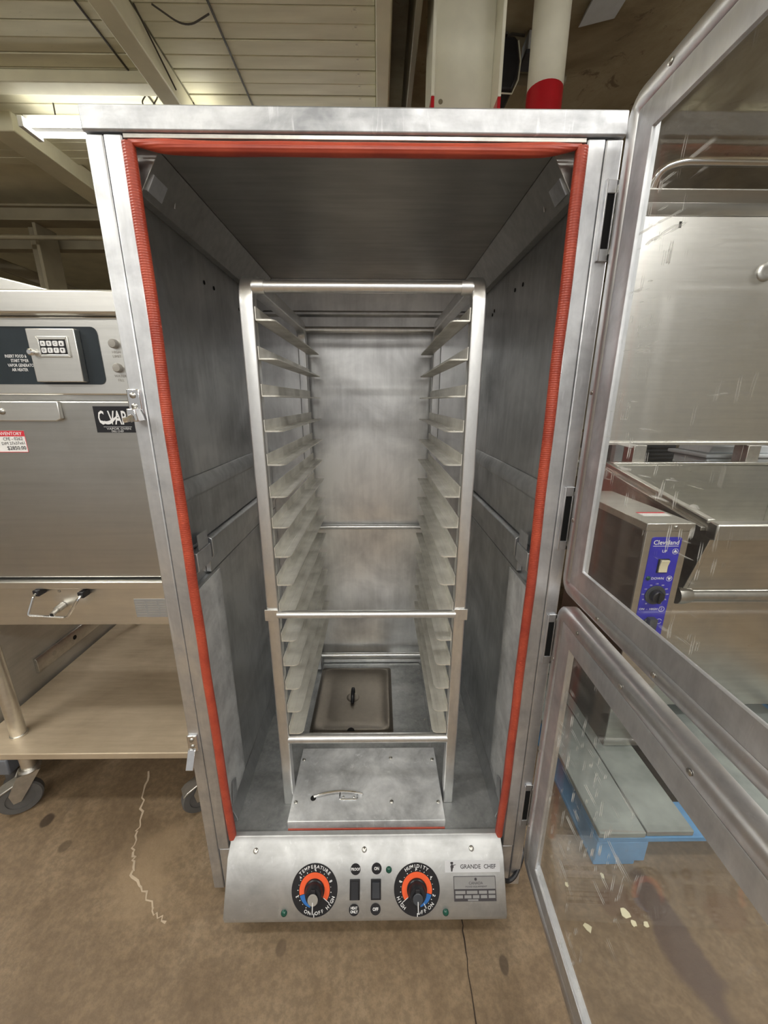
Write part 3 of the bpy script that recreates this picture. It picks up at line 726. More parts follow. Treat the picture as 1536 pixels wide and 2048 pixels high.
for nm, z, y, r in (('crossbar', 1.412, yf, 0.0115), ('crossbar', 0.652, 0.090, 0.0105), ('crossbar', 0.240, yf - 0.004, 0.0135), ('crossbar', 1.428, yb, 0.0105), ('crossbar', 0.682, 0.722, 0.0095), ('crossbar', 0.075, yb, 0.0105)):
    w = hw - 0.012
    m = MB().tube([(RX - w, y, z), (RX + w, y, z)], r, 14)
    b = obj(nm, m, 'rackmetal', rack)
    if z == 0.652:
        for s in (-1, 1): obj('bracket', MB().box(*sorted((RX + s * 0.2265, RX + s * 0.262)), 0.084, 0.0885, z - 0.016, z + 0.016), 'rackmetal', b, 0.001)
    if z == 1.412:
        for s in (-1, 1): obj('collar', MB().tube([(RX + s * 0.2275, y, z), (RX + s * 0.205, y, z)], 0.0145, 14), 'rackmetal', b)

# ------------------------------------------------------------------ lidded water pan
pan = thing('water_pan', 'lidded stainless steel water pan on the floor of the open cabinet', 'pan', (-0.068, 0.507, 0.010))
def rr(x0, x1, y0, y1, r, z, n=5):
    out = []
    for (cx, cy, a0) in ((x1 - r, y1 - r, 0), (x0 + r, y1 - r, 90), (x0 + r, y0 + r, 180), (x1 - r, y0 + r, 270)):
        for k in range(n + 1):
            t = math.radians(a0 + 90 * k / n); out.append((cx + r * math.cos(t), cy + r * math.sin(t), z))
    return out
def stack(rings, smooth=True):
    n = len(rings[0]); mb = MB(); fs = []
    for i in range(len(rings) - 1):
        for k in range(n): fs.append((i * n + k, i * n + (k + 1) % n, (i + 1) * n + (k + 1) % n, (i + 1) * n + k))
    vs = [p for r in rings for p in r]
    mb.add(vs, fs, smooth); mb.add(rings[-1], [tuple(range(n))]); mb.add(rings[0], [tuple(range(n - 1, -1, -1))])
    return mb
x0, x1, y0, y1 = -0.220, 0.088, 0.326, 0.692
def inset(d, r, z): return rr(x0 + d, x1 - d, y0 + d, y1 - d, r, z)
obj('pan_rim', stack([inset(0, 0.012, 0.0103), inset(0, 0.012, 0.0165), inset(0.003, 0.012, 0.018), inset(0.012, 0.012, 0.018)], False), 'panlid', pan)
obj('lid', stack([inset(0.006, 0.02, 0.0182), inset(0.006, 0.02, 0.0215), inset(0.009, 0.022, 0.024), inset(0.020, 0.03, 0.024), inset(0.027, 0.03, 0.0200), inset(0.060, 0.03, 0.0194)]), 'panlid', pan)
obj('lid_handle', MB().tube(fillet([(-0.071, 0.478, 0.020), (-0.071, 0.484, 0.045), (-0.071, 0.508, 0.055), (-0.071, 0.530, 0.045), (-0.071, 0.536, 0.020)], 0.012), 0.007, 10), 'black', pan)
obj('handle_dish', MB().lathe([(0.026, 0.0196), (0.024, 0.0206), (0.014, 0.0200)], (-0.071, 0.507, 0), (0, 0, 1), 24), 'panlid', pan)
obj('steam_notch', MB().add([(-0.068 + 0.014 * math.cos(math.radians(a)), 0.334 + 0.017 * math.sin(math.radians(a)), 0.0243) for a in range(0, 181, 15)], [tuple(range(13))]), 'hole', pan)

# ------------------------------------------------------------------ vapor oven on its stand
OY = 0.20; OX0, OX1 = -1.245, -0.555
ov = thing('vapor_oven', 'stainless steel vapor oven with dark keypad panel and drop door, on a wheeled stand', 'oven', (-0.9, 0.6, 0.53))
obj('body', MB().box(OX0, OX1, OY + 0.032, 1.05, 0.556, 1.372), 'steel', ov, 0.003)
obj('top_cap', MB().box(OX0 - 0.004, OX1 + 0.004, OY - 0.022, 1.055, 1.373, 1.424), 'steel', ov, 0.006, label='bright rounded steel top cap')
obj('flue_cowl', MB().prism([(-1.25, 1.4245), (-0.70, 1.4245), (-0.705, 1.432), (-1.25, 1.56)], 'y', 0.30, 0.92), 'steel', ov, 0.003)
strip_o = obj('control_strip', MB().box(OX0, OX1, OY, OY + 0.031, 1.196, 1.3725), 'steel', ov, 0.004)
def OF(x, z, h=0.0):
    def fn(p): return Vector((x + p[0], OY - h - p[2], z + p[1]))
    return fn
def rpoly(x0, x1, z0, z1, r, n=5):
    out = []
    for (cx, cz, a0) in ((x1 - r, z1 - r, 0), (x0 + r, z1 - r, 90), (x0 + r, z0 + r, 180), (x1 - r, z0 + r, 270)):
        for k in range(n + 1):
            t = math.radians(a0 + 90 * k / n); out.append((cx + r * math.cos(t), cz + r * math.sin(t)))
    return out
bp = obj('display_panel', MB().prism(rpoly(-1.20, -0.628, 1.221, 1.350, 0.014), 'y', OY - 0.0015, OY), 'slate', ov, label='dark slate control panel with white lettering')
L = MB(); fn = OF(0, 0, 0.0016)
for t, x, z in (('INSERT FOOD &', -0.8305, 1.2845), ('START TIMER', -0.8230, 1.2745), ('VAPOR GENERATOR', -0.8210, 1.2640), ('AIR HEATER', -0.8275, 1.2540)): add_text(L, t, fn, x, z, 0.0098, 0.0004, 0, 0.008, 0.72)
obj('lettering', L, 'white', bp)
kd = obj('keypad_cover', MB().prism([(-0.779, 1.226), (-0.668, 1.226), (-0.668, 1.343), (-0.779, 1.343)], 'y', OY - 0.020, OY - 0.0016), 'steel', ov, 0.0015, label='small stainless cover framing the keypad')
obj('bezel', MB().prism([(-0.757, 1.281), (-0.684, 1.281), (-0.690, 1.287), (-0.751, 1.287)], 'y', OY - 0.0235, OY - 0.020).prism([(-0.757, 1.281), (-0.751, 1.287), (-0.751, 1.319), (-0.757, 1.326)], 'y', OY - 0.0235, OY - 0.020).prism([(-0.684, 1.281), (-0.684, 1.326), (-0.690, 1.319), (-0.690, 1.287)], 'y', OY - 0.0235, OY - 0.020).prism([(-0.757, 1.326), (-0.751, 1.319), (-0.690, 1.319), (-0.684, 1.326)], 'y', OY - 0.0235, OY - 0.020), 'steel', kd, 0.001)
obj('keypad_window', MB().box(-0.751, -0.690, OY - 0.0212, OY - 0.0202, 1.287, 1.319), 'black', kd)
keys = MB(); KL = MB(); fk = OF(0, 0, 0.0236)
for r in range(2):
    for c in range(4):
        kx = -0.743 + c * 0.0142; kz = 1.3105 - r * 0.0148
        o = obj('key', MB().prism(rpoly(kx - 0.0054, kx + 0.0054, kz - 0.0056, kz + 0.0056, 0.002, 2), 'y', OY - 0.0235, OY - 0.0212), 'white', kd)
        if c < 3: add_text(KL, ('ABC', 'DEF')[r][c], fk, kx, kz, 0.008, 0.0003)
        else:
            q = 0.0028 if r == 0 else -0.0028
            KL.add([(kx - 0.0028, kz - q, 0.0003), (kx + 0.0028, kz - q, 0.0003), (kx, kz + q, 0.0003)], [(0, 1, 2)], fn=fk)
obj('key_lettering', KL, 'ink', kd)
obj('cover_knob', MB().lathe([(0.005, 0), (0.005, 0.006), (0.0075, 0.008), (0.0075, 0.014), (0.005, 0.016)], (-0.7685, OY - 0.020, 1.291), (0, -1, 0), 16), 'chrome', kd)
L = MB(); fn = OF(0, 0, 0.0004)
for (x, z, t1, t2) in ((-0.592, 1.313, 'HIGH', 'LIMIT'), (-0.592, 1.259, 'WATER', 'FILL')):
    obj('button', MB().lathe([(0.0105, 0), (0.0105, 0.008), (0.0085, 0.011), (0.003, 0.0118)], (x, OY, z), (0, -1, 0), 20), 'silver', strip_o, label='round grey push button')
    L = MB(); add_text(L, t1, fn, x + 0.001, z - 0.0185, 0.0085, 0.0003, 0, 0.0, 1.0); add_text(L, t2, fn, x + 0.001, z - 0.028, 0.0085, 0.0003, 0, 0.0, 1.05)
    obj('button_lettering', L, 'silver', strip_o)
dr = obj('oven_door', MB().box(OX0 + 0.002, OX1 - 0.002, OY + 0.002, OY + 0.031, 0.704, 1.183), 'steel_dk', ov, 0.005, label='dull brushed steel drop door')
hp = obj('handle_plate', MB().prism([(-1.10, 1.134), (-0.762, 1.134), (-0.750, 1.1395), (-0.750, 1.181), (-1.10, 1.181)], 'y', OY - 0.010, OY + 0.0018), 'steel', dr, 0.002)
obj('screw', screw(MB(), (-0.889, OY - 0.010, 1.157), (0, -1, 0), 0.0075, 0.004), 'screw', dr)
bd = obj('badge', MB().box(-0.674, -0.567, OY, OY + 0.0018, 1.106, 1.170), 'black', ov, label='black badge reading C-VAP')
fn = OF(0, 0, 0.0003); L = MB()
add_text(L, 'C', fn, -0.657, 1.1405, 0.046, 0.0004, 0, 0.02, 0.50); add_text(L, 'VAP', fn, -0.617, 1.1405, 0.046, 0.0004, 0, 0.02, 0.54)
add_text(L, 'VAPOR OVEN', fn, -0.618, 1.1150, 0.0068, 0.0004, 0, 0.0, 1.45); add_text(L, 'DELI CHEF', fn, -0.622, 1.1090, 0.006, 0.0004, 0, 0.0, 1.1)
L.box(-0.655, -0.585, 1.1195, 1.1203, 0.0002, 0.0005, fn=fn)
obj('lettering', L, 'white', bd)
sw = []; sb = []
for i in range(17):
    t = i / 16; x = -0.662 + 0.050 * t; z = 1.136 - 0.010 * math.sin(math.pi * min(1, t * 1.15)) + 0.010 * t; w = 0.0038 * math.sin(math.pi * t) + 0.0005
    sw.append((x, z + w)); sb.append((x, z - w))
obj('vapor_swoosh', MB().add([(p[0], p[1], 0.0009) for p in sw + sb[::-1]], [tuple(range(34))], fn=fn), 'white', bd)
st = obj('price_sticker', MB().box(-0.935, -0.858, OY + 0.0008, OY + 0.0018, 1.056, 1.110), 'paper', ov, label='white price sticker with red INVENTORY band')
fn = OF(0, 0, -0.0007)
obj('sticker_band', MB().box(-0.935, -0.858, 1.096, 1.110, 0.0, 0.0004, fn=fn).box(-0.8592, -0.858, 1.056, 1.096, 0, 0.0004, fn=fn).box(-0.935, -0.858, 1.056, 1.0572, 0, 0.0004, fn=fn), 'redink', st)
obj('band_lettering', add_text(MB(), 'INVENTORY', fn, -0.8945, 1.1025, 0.0115, 0.0007, 0, 0.01, 0.95), 'white', st)
L = MB()
add_text(L, 'CFE - 0262', fn, -0.890, 1.0895, 0.0115, 0.0004, 0.03, 0.0, 0.95); add_text(L, 'DIM 27x37x61', fn, -0.891, 1.0785, 0.0105, 0.0004, 0.03, 0.0, 0.95); add_text(L, '$2850.00', fn, -0.886, 1.0665, 0.0135, 0.0004, 0.02, 0.01, 0.95)
obj('handwriting', L, 'ink', st)
va = obj('valance', MB().prism([(OY + 0.004, 0.672), (OY - 0.012, 0.676), (OY - 0.012, 0.697), (OY + 0.02, 0.700), (OY + 0.031, 0.700), (OY + 0.031, 0.553), (OY + 0.004, 0.553)], 'x', OX0, OX1), 'steel', ov, 0.002)
ba = obj('bail_handle', MB().tube(fillet([(-0.920, OY + 0.002, 0.668), (-0.917, OY - 0.028, 0.666), (-0.932, OY - 0.045, 0.612), (-0.826, OY - 0.045, 0.606), (-0.795, OY - 0.030, 0.658), (-0.797, OY + 0.002, 0.662)], 0.010), 0.0038, 8), 'chrome', ov, label='bent wire tray handle')
for x, z in ((-0.918, 0.664), (-0.796, 0.658)): obj('clip', MB().box(x - 0.008, x + 0.008, OY - 0.022, OY + 0.0035, z - 0.006, z + 0.012), 'black', ba, 0.002)
obj('drain_spout', MB().tube([(-0.872, OY + 0.003, 0.618), (-0.871, OY - 0.022, 0.616)], 0.0100, 12).tube([(-0.871, OY - 0.022, 0.616), (-0.868, OY - 0.044, 0.614)], 0.0068, 12), 'zinc', ov)
obj('drain_bore', MB().lathe([(0.0044, 0), (0.0044, 0.0006)], (-0.868, OY - 0.044, 0.614), (0.1, -0.98, -0.1), 10), 'hole', ov)
obj('screw', screw(MB(), (-0.866, OY - 0.004, 0.666), (0, -1, 0), 0.0042, 0.003), 'screw', va)
rp = obj('rating_plate', MB().box(-0.668, -0.560, OY + 0.0028, OY + 0.004, 0.578, 0.636), 'plategrey', ov)
L = MB(); fn = OF(0, 0, -0.0026)
for i in range(6):
    for j in range(3): L.box(-0.665 + j * 0.034, -0.637 + j * 0.034 + random.uniform(-0.004, 0.003), 0.6245 - i * 0.0075, 0.6275 - i * 0.0075, 0, 0.0003, fn=fn)
obj('plate_print', L, 'silver', rp)
# stand
sd = thing('equipment_stand', 'steel equipment stand with round legs, dusty lower shelf and swivel casters under the oven', 'stand', (-0.9, 0.6, ZF))
obj('shelf', MB().box(-1.300, -0.500, 0.190, 1.02, 0.066, 0.090), 'shelf', sd, 0.003, label='dusty brown lower shelf')
for ix, x in enumerate((-1.190, -0.560)):
    for y in (0.268, 0.960):
        lg = obj('leg', MB().tube([(x, y, -0.045), (x, y, 0.0655)], 0.0215, 18).tube([(x, y, 0.0905), (x, y, 0.552)], 0.0215, 18).tube([(x, y, 0.0905), (x, y, 0.096)], 0.0245, 18), 'steel', sd)
        # swivel caster
        off = 0.035; wx, wy = (x - 0.028, y - 0.020) if ix == 0 else (x - 0.030, y - 0.022)
        a = math.atan2(wy - y, wx - x); c, s = math.cos(a), math.sin(a)
        def CF(p, x=x, y=y, c=c, s=s): return Vector((x + p[0] * c - p[1] * s, y + p[0] * s + p[1] * c, p[2]))
        ca = obj('caster', MB().lathe([(0.030, -0.058), (0.032, -0.052), (0.028, -0.045)], (x, y, 0), (0, 0, 1), 20), 'zinc', sd)
        fk = MB()
        for q in (-0.021, 0.021):
            fk.prism([(-0.028, -0.058), (0.034, -0.058), (0.066, -0.120), (0.060, -0.158), (0.040, -0.158), (0.010, -0.115)], 'y', q - 0.0015, q + 0.0015, fn=CF)
        fk.box(-0.028, 0.034, -0.021, 0.021, -0.0605, -0.058, fn=CF)
        obj('fork', fk, 'zinc', ca)
        wl = MB().lathe([(0.040, -0.015), (0.058, -0.015), (0.0625, -0.010), (0.0625, 0.010), (0.058, 0.015), (0.040, 0.015), (0.040, 0.012), (0.012, 0.010)], CF((0.042, 0, -0.1525)), Vector((-s, c, 0)), 28)
        obj('wheel', wl, 'rubber', ca)
        obj('brake_pedal', MB().prism([(0.02, -0.075), (0.085, -0.098), (0.098, -0.110), (0.096, -0.114), (0.08, -0.104), (0.02, -0.082)], 'y', -0.022, 0.022, fn=CF), 'zinc', ca, 0.002)
# neighbouring steel cabinet beside the stand
nb = thing('steel_cabinet', 'dull steel cabinet side with a slotted rail, standing beside the oven stand', 'cabinet', (-1.6, 0.75, ZF))
obj('side_panel', MB().box(-1.98, -1.312, 0.30, 1.10, -0.06, 1.10), 'panelgrey', nb, 0.004)
obj('bumper', MB().box(-1.97, -1.306, 0.30, 1.08, -0.130, -0.0605), 'bumper', nb, 0.006)
rl = obj('slide_rail', MB().prism([(-1.3118, 0.150), (-1.303, 0.150), (-1.299, 0.160), (-1.299, 0.206), (-1.303, 0.214), (-1.3118, 0.214)], 'y', 0.50, 1.05), 'zinc', nb, 0.001)
for k in range(4): obj('rail_hole', MB().lathe([(0.010, 0), (0.010, 0.0008)], (-1.299, 0.58 + k * 0.11, 0.185), (1, 0, 0), 14), 'hole' if k == 1 else 'steel_dk', rl)
for x in (-1.89, -1.37):
    for y in (0.36, 1.0): obj('foot', MB().lathe([(0.03, 0), (0.02, 0.01), (0.02, 0.085)], (x, y, ZF), (0, 0, 1), 14), 'rubber', nb)

# ------------------------------------------------------------------ pallet
pal = thing('pallet', 'blue painted wooden pallet with worn deck boards under the tilting skillet', 'pallet', (1.3, 0.6, ZF))
DZ = ZF + 0.14
edges = [(0.705, 0.848), (0.853, 0.998), (1.040, 1.170), (1.215, 1.345), (1.390, 1.520), (1.565, 1.695), (1.74, 1.86)]
for i, (a, b2) in enumerate(edges):
    obj('deck_board', MB().box(a, b2, 0.046 + 0.004 * (i % 2), 1.16, DZ - 0.020, DZ), 'deck', pal, 0.003)
for k, y in enumerate((0.047, 0.545, 1.045)):
    obj('stringer_board', MB().box(0.706, 1.858, y, y + 0.11, DZ - 0.040, DZ - 0.0205), 'bluepaint', pal, 0.003)
    for x in (0.706, 1.20, 1.70):
        obj('block', MB().box(x, x + 0.158, y + 0.001, y + 0.108, ZF + 0.0185, DZ - 0.0405), 'bluepaint', pal, 0.003)
    
for x in (0.706, 1.225, 1.72):
    obj('bottom_board', MB().box(x, x + 0.13, 0.05, 1.15, ZF + 0.0005, ZF + 0.018), 'bluepaint', pal, 0.003)

# ------------------------------------------------------------------ tilting skillet
sk = thing('tilting_skillet', 'stainless tilting skillet with raised lid and blue control panel, standing on a pallet', 'skillet', (1.5, 0.7, DZ))
CY = 0.355
cb = obj('control_box', MB().box(0.887, 1.030, CY + 0.002, 0.80, DZ + 0.001, 0.789), 'side_reflection', sk, 0.002, label='tall control box with a dark red reflection painted on its sides')
obj('front_plate', MB().box(0.888, 1.029, CY - 0.003, CY + 0.0015, DZ + 0.003, 0.788), 'steel_sk', sk, 0.001)
obj('box_cap', MB().box(0.882, 1.037, CY - 0.008, 0.81, 0.7895, 0.815), 'steel_sk', sk, 0.002)
obj('screw', screw(MB(), (0.975, CY - 0.008, 0.802), (0, -1, 0), 0.006, 0.004), 'screw', sk)
stk = obj('cap_sticker', MB().box(0.925, 1.020, 0.430, 0.475, 0.8151, 0.8158), 'paper', sk, label='white sticker with red heading')
obj('sticker_heading', MB().box(0.925, 1.020, 0.461, 0.475, 0.8158, 0.8161), 'redink', stk)
def SF(x, z, h=0.0):
    def fn(p): return Vector((x + p[0], CY - 0.003 - h - p[2], z + p[1]))
    return fn
fp = obj('control_panel', MB().prism(rpoly(0.909, 1.007, 0.392, 0.768, 0.008, 3), 'y', CY - 0.0042, CY - 0.003), 'panelblue', sk, label='ultramarine control panel with white lettering')
fn = SF(0, 0, 0.0012); L = MB()
add_text(L, 'Cleveland', fn, 0.958, 0.7495, 0.0215, 0.0004, 0, 0.015, 0.98)
L.box(0.917, 1.000, 0.7370, 0.7385, 0.0002, 0.0005, fn=fn)
add_text(L, 'UP', fn, 0.958, 0.7195, 0.0135, 0.0004); add_text(L, 'DOWN', fn, 0.954, 0.6235, 0.0125, 0.0004)
add_text(L, 'ON  -  HIGH', fn, 0.945, 0.5105, 0.0115, 0.0004); add_text(L, 'OFF', fn, 0.920, 0.4640, 0.0115, 0.0004); add_text(L, 'LOW', fn, 0.948, 0.4105, 0.0115, 0.0004)
for (z, d) in ((0.7195, 1), (0.6235, -1)):
    L.arc(0.0085, 0.0098, 0, 360, 0.0002, 0.0004, fn=SF(0.993, z, 0.0012))
    L.add([(-0.007, -0.004 * d, 0.0004), (0.007, -0.004 * d, 0.0004), (0, 0.007 * d, 0.0004)], [(0, 1, 2)], fn=SF(0.993, z, 0.0012))
for z in (0.5105, 0.464, 0.4105): L.arc(0.0085, 0.0098, 20 if z == 0.464 else 0, 340 if z == 0.464 else 360, 0.0002, 0.0004, fn=SF(0.990, z, 0.0012))
for z in (0.5105, 0.4105): add_text(L, 'i', SF(0.990, z, 0.0012), 0, 0, 0.014, 0.0004, -0.2)
for k in range(11):
    a = math.radians(235 - 29 * k); add_text(L, ('50', '75', '100', '125', '150', '175', '200', '225', '250', '275', '300')[k], SF(0.957, 0.5640, 0.0012), 0.041 * math.cos(a), 0.040 * math.sin(a), 0.0062, 0.0004)
obj('lettering', L, 'white', fp)
rk = obj('rocker_housing', MB().box(0.944, 0.979, CY - 0.0075, CY - 0.0042, 0.645, 0.694), 'black', fp, 0.001)
obj('rocker_switch', MB().prism([(CY - 0.0075, 0.648), (CY - 0.0110, 0.648), (CY - 0.0105, 0.670), (CY - 0.0165, 0.691), (CY - 0.0075, 0.691)], 'x', 0.9475, 0.9755), 'ivory', fp, 0.001)
obj('indicator_lamp', MB().lathe([(0.0075, 0), (0.0075, 0.002), (0.004, 0.0045)], (0.9225, CY - 0.0042, 0.625), (0, -1, 0), 16), 'greenlens', fp)
kn = obj('knob', MB().lathe([(0.0340, 0), (0.0340, 0.003), (0.030, 0.0042)], (0.957, CY - 0.0042, 0.564), (0, -1, 0), 32), 'dkgrey', fp)
obj('knob_grip', MB().lathe([(0.022, 0.0042), (0.020, 0.020), (0.017, 0.022)], (0.957, CY - 0.0042, 0.564), (0, -1, 0), 28).box(0.9525, 0.9615, CY - 0.032, CY - 0.0082, 0.545, 0.583), 'black', fp)
obj('lever_switch', MB().lathe([(0.020, 0), (0.020, 0.004), (0.017, 0.006)], (0.955, CY - 0.0042, 0.458), (0, -1, 0), 24).prism([(0.945, 0.432), (0.965, 0.432), (0.967, 0.484), (0.943, 0.484)], 'y', CY - 0.030, CY - 0.0092), 'dkgrey', fp)
wp = obj('warning_plate', MB().box(0.944, 1.004, CY - 0.0040, CY - 0.003, 0.315, 0.378), 'ink', sk)
L = MB(); fn = SF(0, 0, 0.001)
L.box(0.948, 1.000, 0.350, 0.374, 0, 0.0003, fn=fn).box(0.948, 1.000, 0.319, 0.345, 0, 0.0003, fn=fn); obj('plate_fields', L, 'paper', wp)
L = MB(); add_text(L, 'DANGER', fn, 0.974, 0.362, 0.012, 0.0006); add_text(L, 'HOT', fn, 0.974, 0.332, 0.016, 0.0006, 0, 0.03); obj('plate_print', L, 'ink', wp)
# pan
PX0, PX1 = 1.118, 1.96
side = [(0.372, 0.800), (0.372, 0.752), (0.432, 0.545), (0.60, 0.520), (1.00, 0.520), (1.025, 0.560), (1.025, 0.893)]
pn = obj('pan_side', MB().prism(side, 'x', PX0, PX0 + 0.016), 'steel_sk', sk, 0.002); obj('pan_side', MB().prism(side, 'x', PX1 - 0.016, PX1), 'steel_sk', sk, 0.002)
obj('pan_front', MB().prism([(0.373, 0.752), (0.432, 0.545), (0.452, 0.545), (0.393, 0.752)], 'x', PX0 + 0.0165, PX1 - 0.0165), 'steel_sk', sk, 0.001)
obj('pan_back', MB().box(PX0 + 0.0165, PX1 - 0.0165, 1.005, 1.025, 0.555, 0.893), 'steel_sk', sk, 0.002)
obj('pan_bottom', MB().box(PX0 + 0.0165, PX1 - 0.0165, 0.455, 1.004, 0.525, 0.552), 'steel_sk', sk)
obj('pan_lip', MB().prism([(0.352, 0.808), (0.352, 0.756), (0.372, 0.750), (0.394, 0.754), (0.394, 0.800), (0.386, 0.812)], 'x', PX0 - 0.004, PX1 + 0.004), 'steel_sk', sk, 0.005, label='bright front pouring lip')
rim = MB()
for x in (PX0 - 0.004, PX1 - 0.024):
    rim.prism([(0.395, 0.800), (0.395, 0.813), (1.026, 0.908), (1.026, 0.8945)], 'x', x, x + 0.028)
obj('pan_rim', rim, 'steel_sk', sk, 0.003)
obj('pan_rim_channel', MB().prism([(0.40, 0.772), (0.40, 0.786), (1.02, 0.880), (1.02, 0.866)], 'x', PX0 - 0.016, PX0 - 0.0005), 'steel_sk', sk, 0.002)
obj('back_rim', MB().box(PX0 + 0.025, PX1 - 0.025, 0.998, 1.030, 0.8945, 0.908), 'steel_sk', sk, 0.003)
obj('trunnion', MB().tube([(PX0 + 0.005, 0.462, 0.505), (PX1 - 0.005, 0.462, 0.505)], 0.024, 16).lathe([(0.034, 0), (0.036, 0.02), (0.03, 0.05)], (PX0 + 0.002, 0.464, 0.505), (1, 0, 0), 16), 'zinc', sk)
obj('base_body', MB().prism([(0.465, 0.475), (0.465, 0.010), (0.95, 0.010), (0.95, 0.475)], 'x', 1.12, 1.95), 'steel_sk', sk, 0.003)
for x in (1.16, 1.89):
    for y in (0.53, 0.90): obj('leg', MB().tube([(x, y, DZ + 0.001), (x, y, 0.0098)], 0.022, 12), 'rubber', sk)
for y in (0.62, 0.85): obj('box_bracket', MB().box(1.031, 1.119, y, y + 0.04, 0.20, 0.42), 'zinc', sk)
ld = obj('lid', MB().box(1.085, 1.985, 1.062, 1.070, 0.992, 1.925), 'lidsteel', sk, 0.003, label='raised flat stainless lid')
obj('lid_lip', MB().prism([(1.061, 0.985), (1.046, 0.985), (1.046, 0.997), (1.054, 1.003), (1.061, 1.003)], 'x', 1.085, 1.985), 'lidsteel', ld, 0.001)
obj('lid_top_fold', MB().prism([(1.070, 1.926), (1.062, 1.926), (1.095, 1.985), (1.060, 2.015), (1.060, 2.020), (1.115, 2.020), (1.115, 1.926)], 'x', 1.085, 1.985), 'steel_dk', ld, 0.001)
obj('lid_backing', MB().box(1.095, 1.975, 1.0705, 1.112, 1.00, 1.92), 'steel_dk', ld)
hn = obj('lid_handle', MB().tube(fillet([(1.17, 1.10, 2.021), (1.17, 1.07, 2.085), (1.24, 1.05, 2.105), (1.95, 1.05, 2.105), (1.97, 1.07, 2.085), (1.97, 1.10, 2.021)], 0.05), 0.017, 14), 'chrome', ld)
obj('slot', MB().box(1.288, 1.298, 1.0605, 1.062, 1.882, 1.905), 'hole', ld)
obj('boss', MB().lathe([(0.037, 0), (0.037, 0.006), (0.030, 0.010), (0.012, 0.008)], (1.70, 1.062, 1.722), (0, -1, 0), 28), 'steel_dk', ld)
for x in (1.25, 1.80): obj('lid_hinge', MB().box(x, x + 0.06, 1.031, 1.0605, 0.86, 0.984).box(x, x + 0.06, 1.0606, 1.110, 0.86, 0.985), 'zinc', sk, 0.002)

# ------------------------------------------------------------------ things behind the skillet
for i, (x0, x1, y0) in enumerate(((0.98, 1.19, 1.75), (1.62, 2.02, 1.75))):
    v = thing('condensing_unit', ('black finned condensing unit beside the chrome bowl behind the skillet', 'wide black louvred condensing unit behind the skillet')[i], 'machine', ((x0 + x1) / 2, y0 + 0.2, ZF))
    obj('casing', MB().box(x0, x1, y0 + 0.02, y0 + 0.4, ZF + 0.001, 1.10), 'black', v, 0.004)
    for k in range(14): obj('louvre', MB().box(x0 + 0.02, x1 - 0.02, y0, y0 + 0.019, 0.72 + k * 0.025, 0.728 + k * 0.025), 'dkgrey', v)
wt = thing('work_table', 'plain steel work table carrying the chrome bowl behind the skillet', 'table', (1.40, 1.8, ZF))
obj('table_top', MB().box(1.20, 1.60, 1.55, 2.05, 0.78, 0.80), 'steel', wt, 0.003)
for x in (1.22, 1.58):
    for y in (1.58, 2.02): obj('leg', MB().tube([(x, y, ZF + 0.001), (x, y, 0.7795)], 0.018, 12), 'steel', wt)
tag(obj('mixing_bowl', MB().lathe([(0.05, 0.0), (0.10, 0.06), (0.125, 0.16), (0.13, 0.20), (0.127, 0.202), (0.05, 0.10)], (1.36, 1.74, 0.801), (0, 0, 1), 32), 'chrome'), 'round chrome bowl on the table behind the skillet', 'bowl')
tag(obj('white_post', MB().box(1.52, 1.575, 1.62, 1.66, 0.801, 1.25), 'pale', None, 0.003), 'slim pale upright box on the table behind the skillet', 'box')
pt = thing('plastic_tub', 'pale grey lidded plastic tub behind the right end of the skillet', 'tub', (1.93, 1.28, ZF))
obj('tub_body', MB().box(1.74, 2.10, 1.18, 1.42, ZF + 0.001, 0.905), 'pale', pt, 0.01); obj('tub_lid', MB().box(1.715, 2.12, 1.16, 1.44, 0.9055, 0.925), 'pale', pt, 0.006).location = (0, 0, 0)
obj('lid_top', MB().prism([(1.75, 0.9255), (2.09, 0.9255), (2.075, 0.965), (1.765, 0.965)], 'y', 1.19, 1.41), 'pale', pt, 0.006)

# ------------------------------------------------------------------ column, pipe and fittings under the ceiling
cl = thing('steel_column', 'cream painted steel column with red painted foot behind the tall cabinet', 'column', (0.45, 1.62, ZF))
ZR = 2.565
for nm, z0, z1, mt in (('shaft', ZR, 3.149, 'creamcol'), ('painted_band', ZF + 0.001, ZR - 0.0005, 'redpaint')):
    m = MB().box(0.283, 0.299, 1.48, 1.76, z0, z1).box(0.597, 0.613, 1.48, 1.76, z0, z1)
    if nm == 'shaft': m.box(0.299, 0.597, 1.612, 1.628, z0, z1)
    else: pass
    obj(nm, m, mt, cl, 0.003)
obj('web', MB().box(0.2995, 0.5965, 1.612, 1.628, ZF + 0.001, ZR - 0.0005), 'creamcol', cl)
obj('bolt_hole', MB().lathe([(0.011, 0), (0.011, 0.001)], (0.345, 1.612, 2.62), (0, -1, 0), 14), 'brownbeam', cl)
dp = thing('riser_pipe', 'thick cream riser pipe with red painted lower length beside the column', 'pipe', (0.885, 1.68, ZF))
obj('pipe_shaft', MB().tube([(0.885, 1.68, 2.705), (0.885, 1.68, 3.149)], 0.088, 28), 'creamcol', dp)
obj('painted_length', MB().tube([(0.885, 1.68, ZF + 0.001), (0.885, 1.68, 2.7045)], 0.0885, 28), 'redpaint', dp)
sp = thing('loudspeaker', 'small black loudspeaker hung from the ceiling beside the column', 'speaker', (0.76, 2.0, 2.9))
obj('cabinet_shell', MB().prism([(0.665, 2.87), (0.785, 2.865), (0.812, 2.92), (0.818, 3.0), (0.800, 3.085), (0.780, 3.105), (0.665, 3.09)], 'y', 1.93, 2.10), 'black', sp, 0.012)
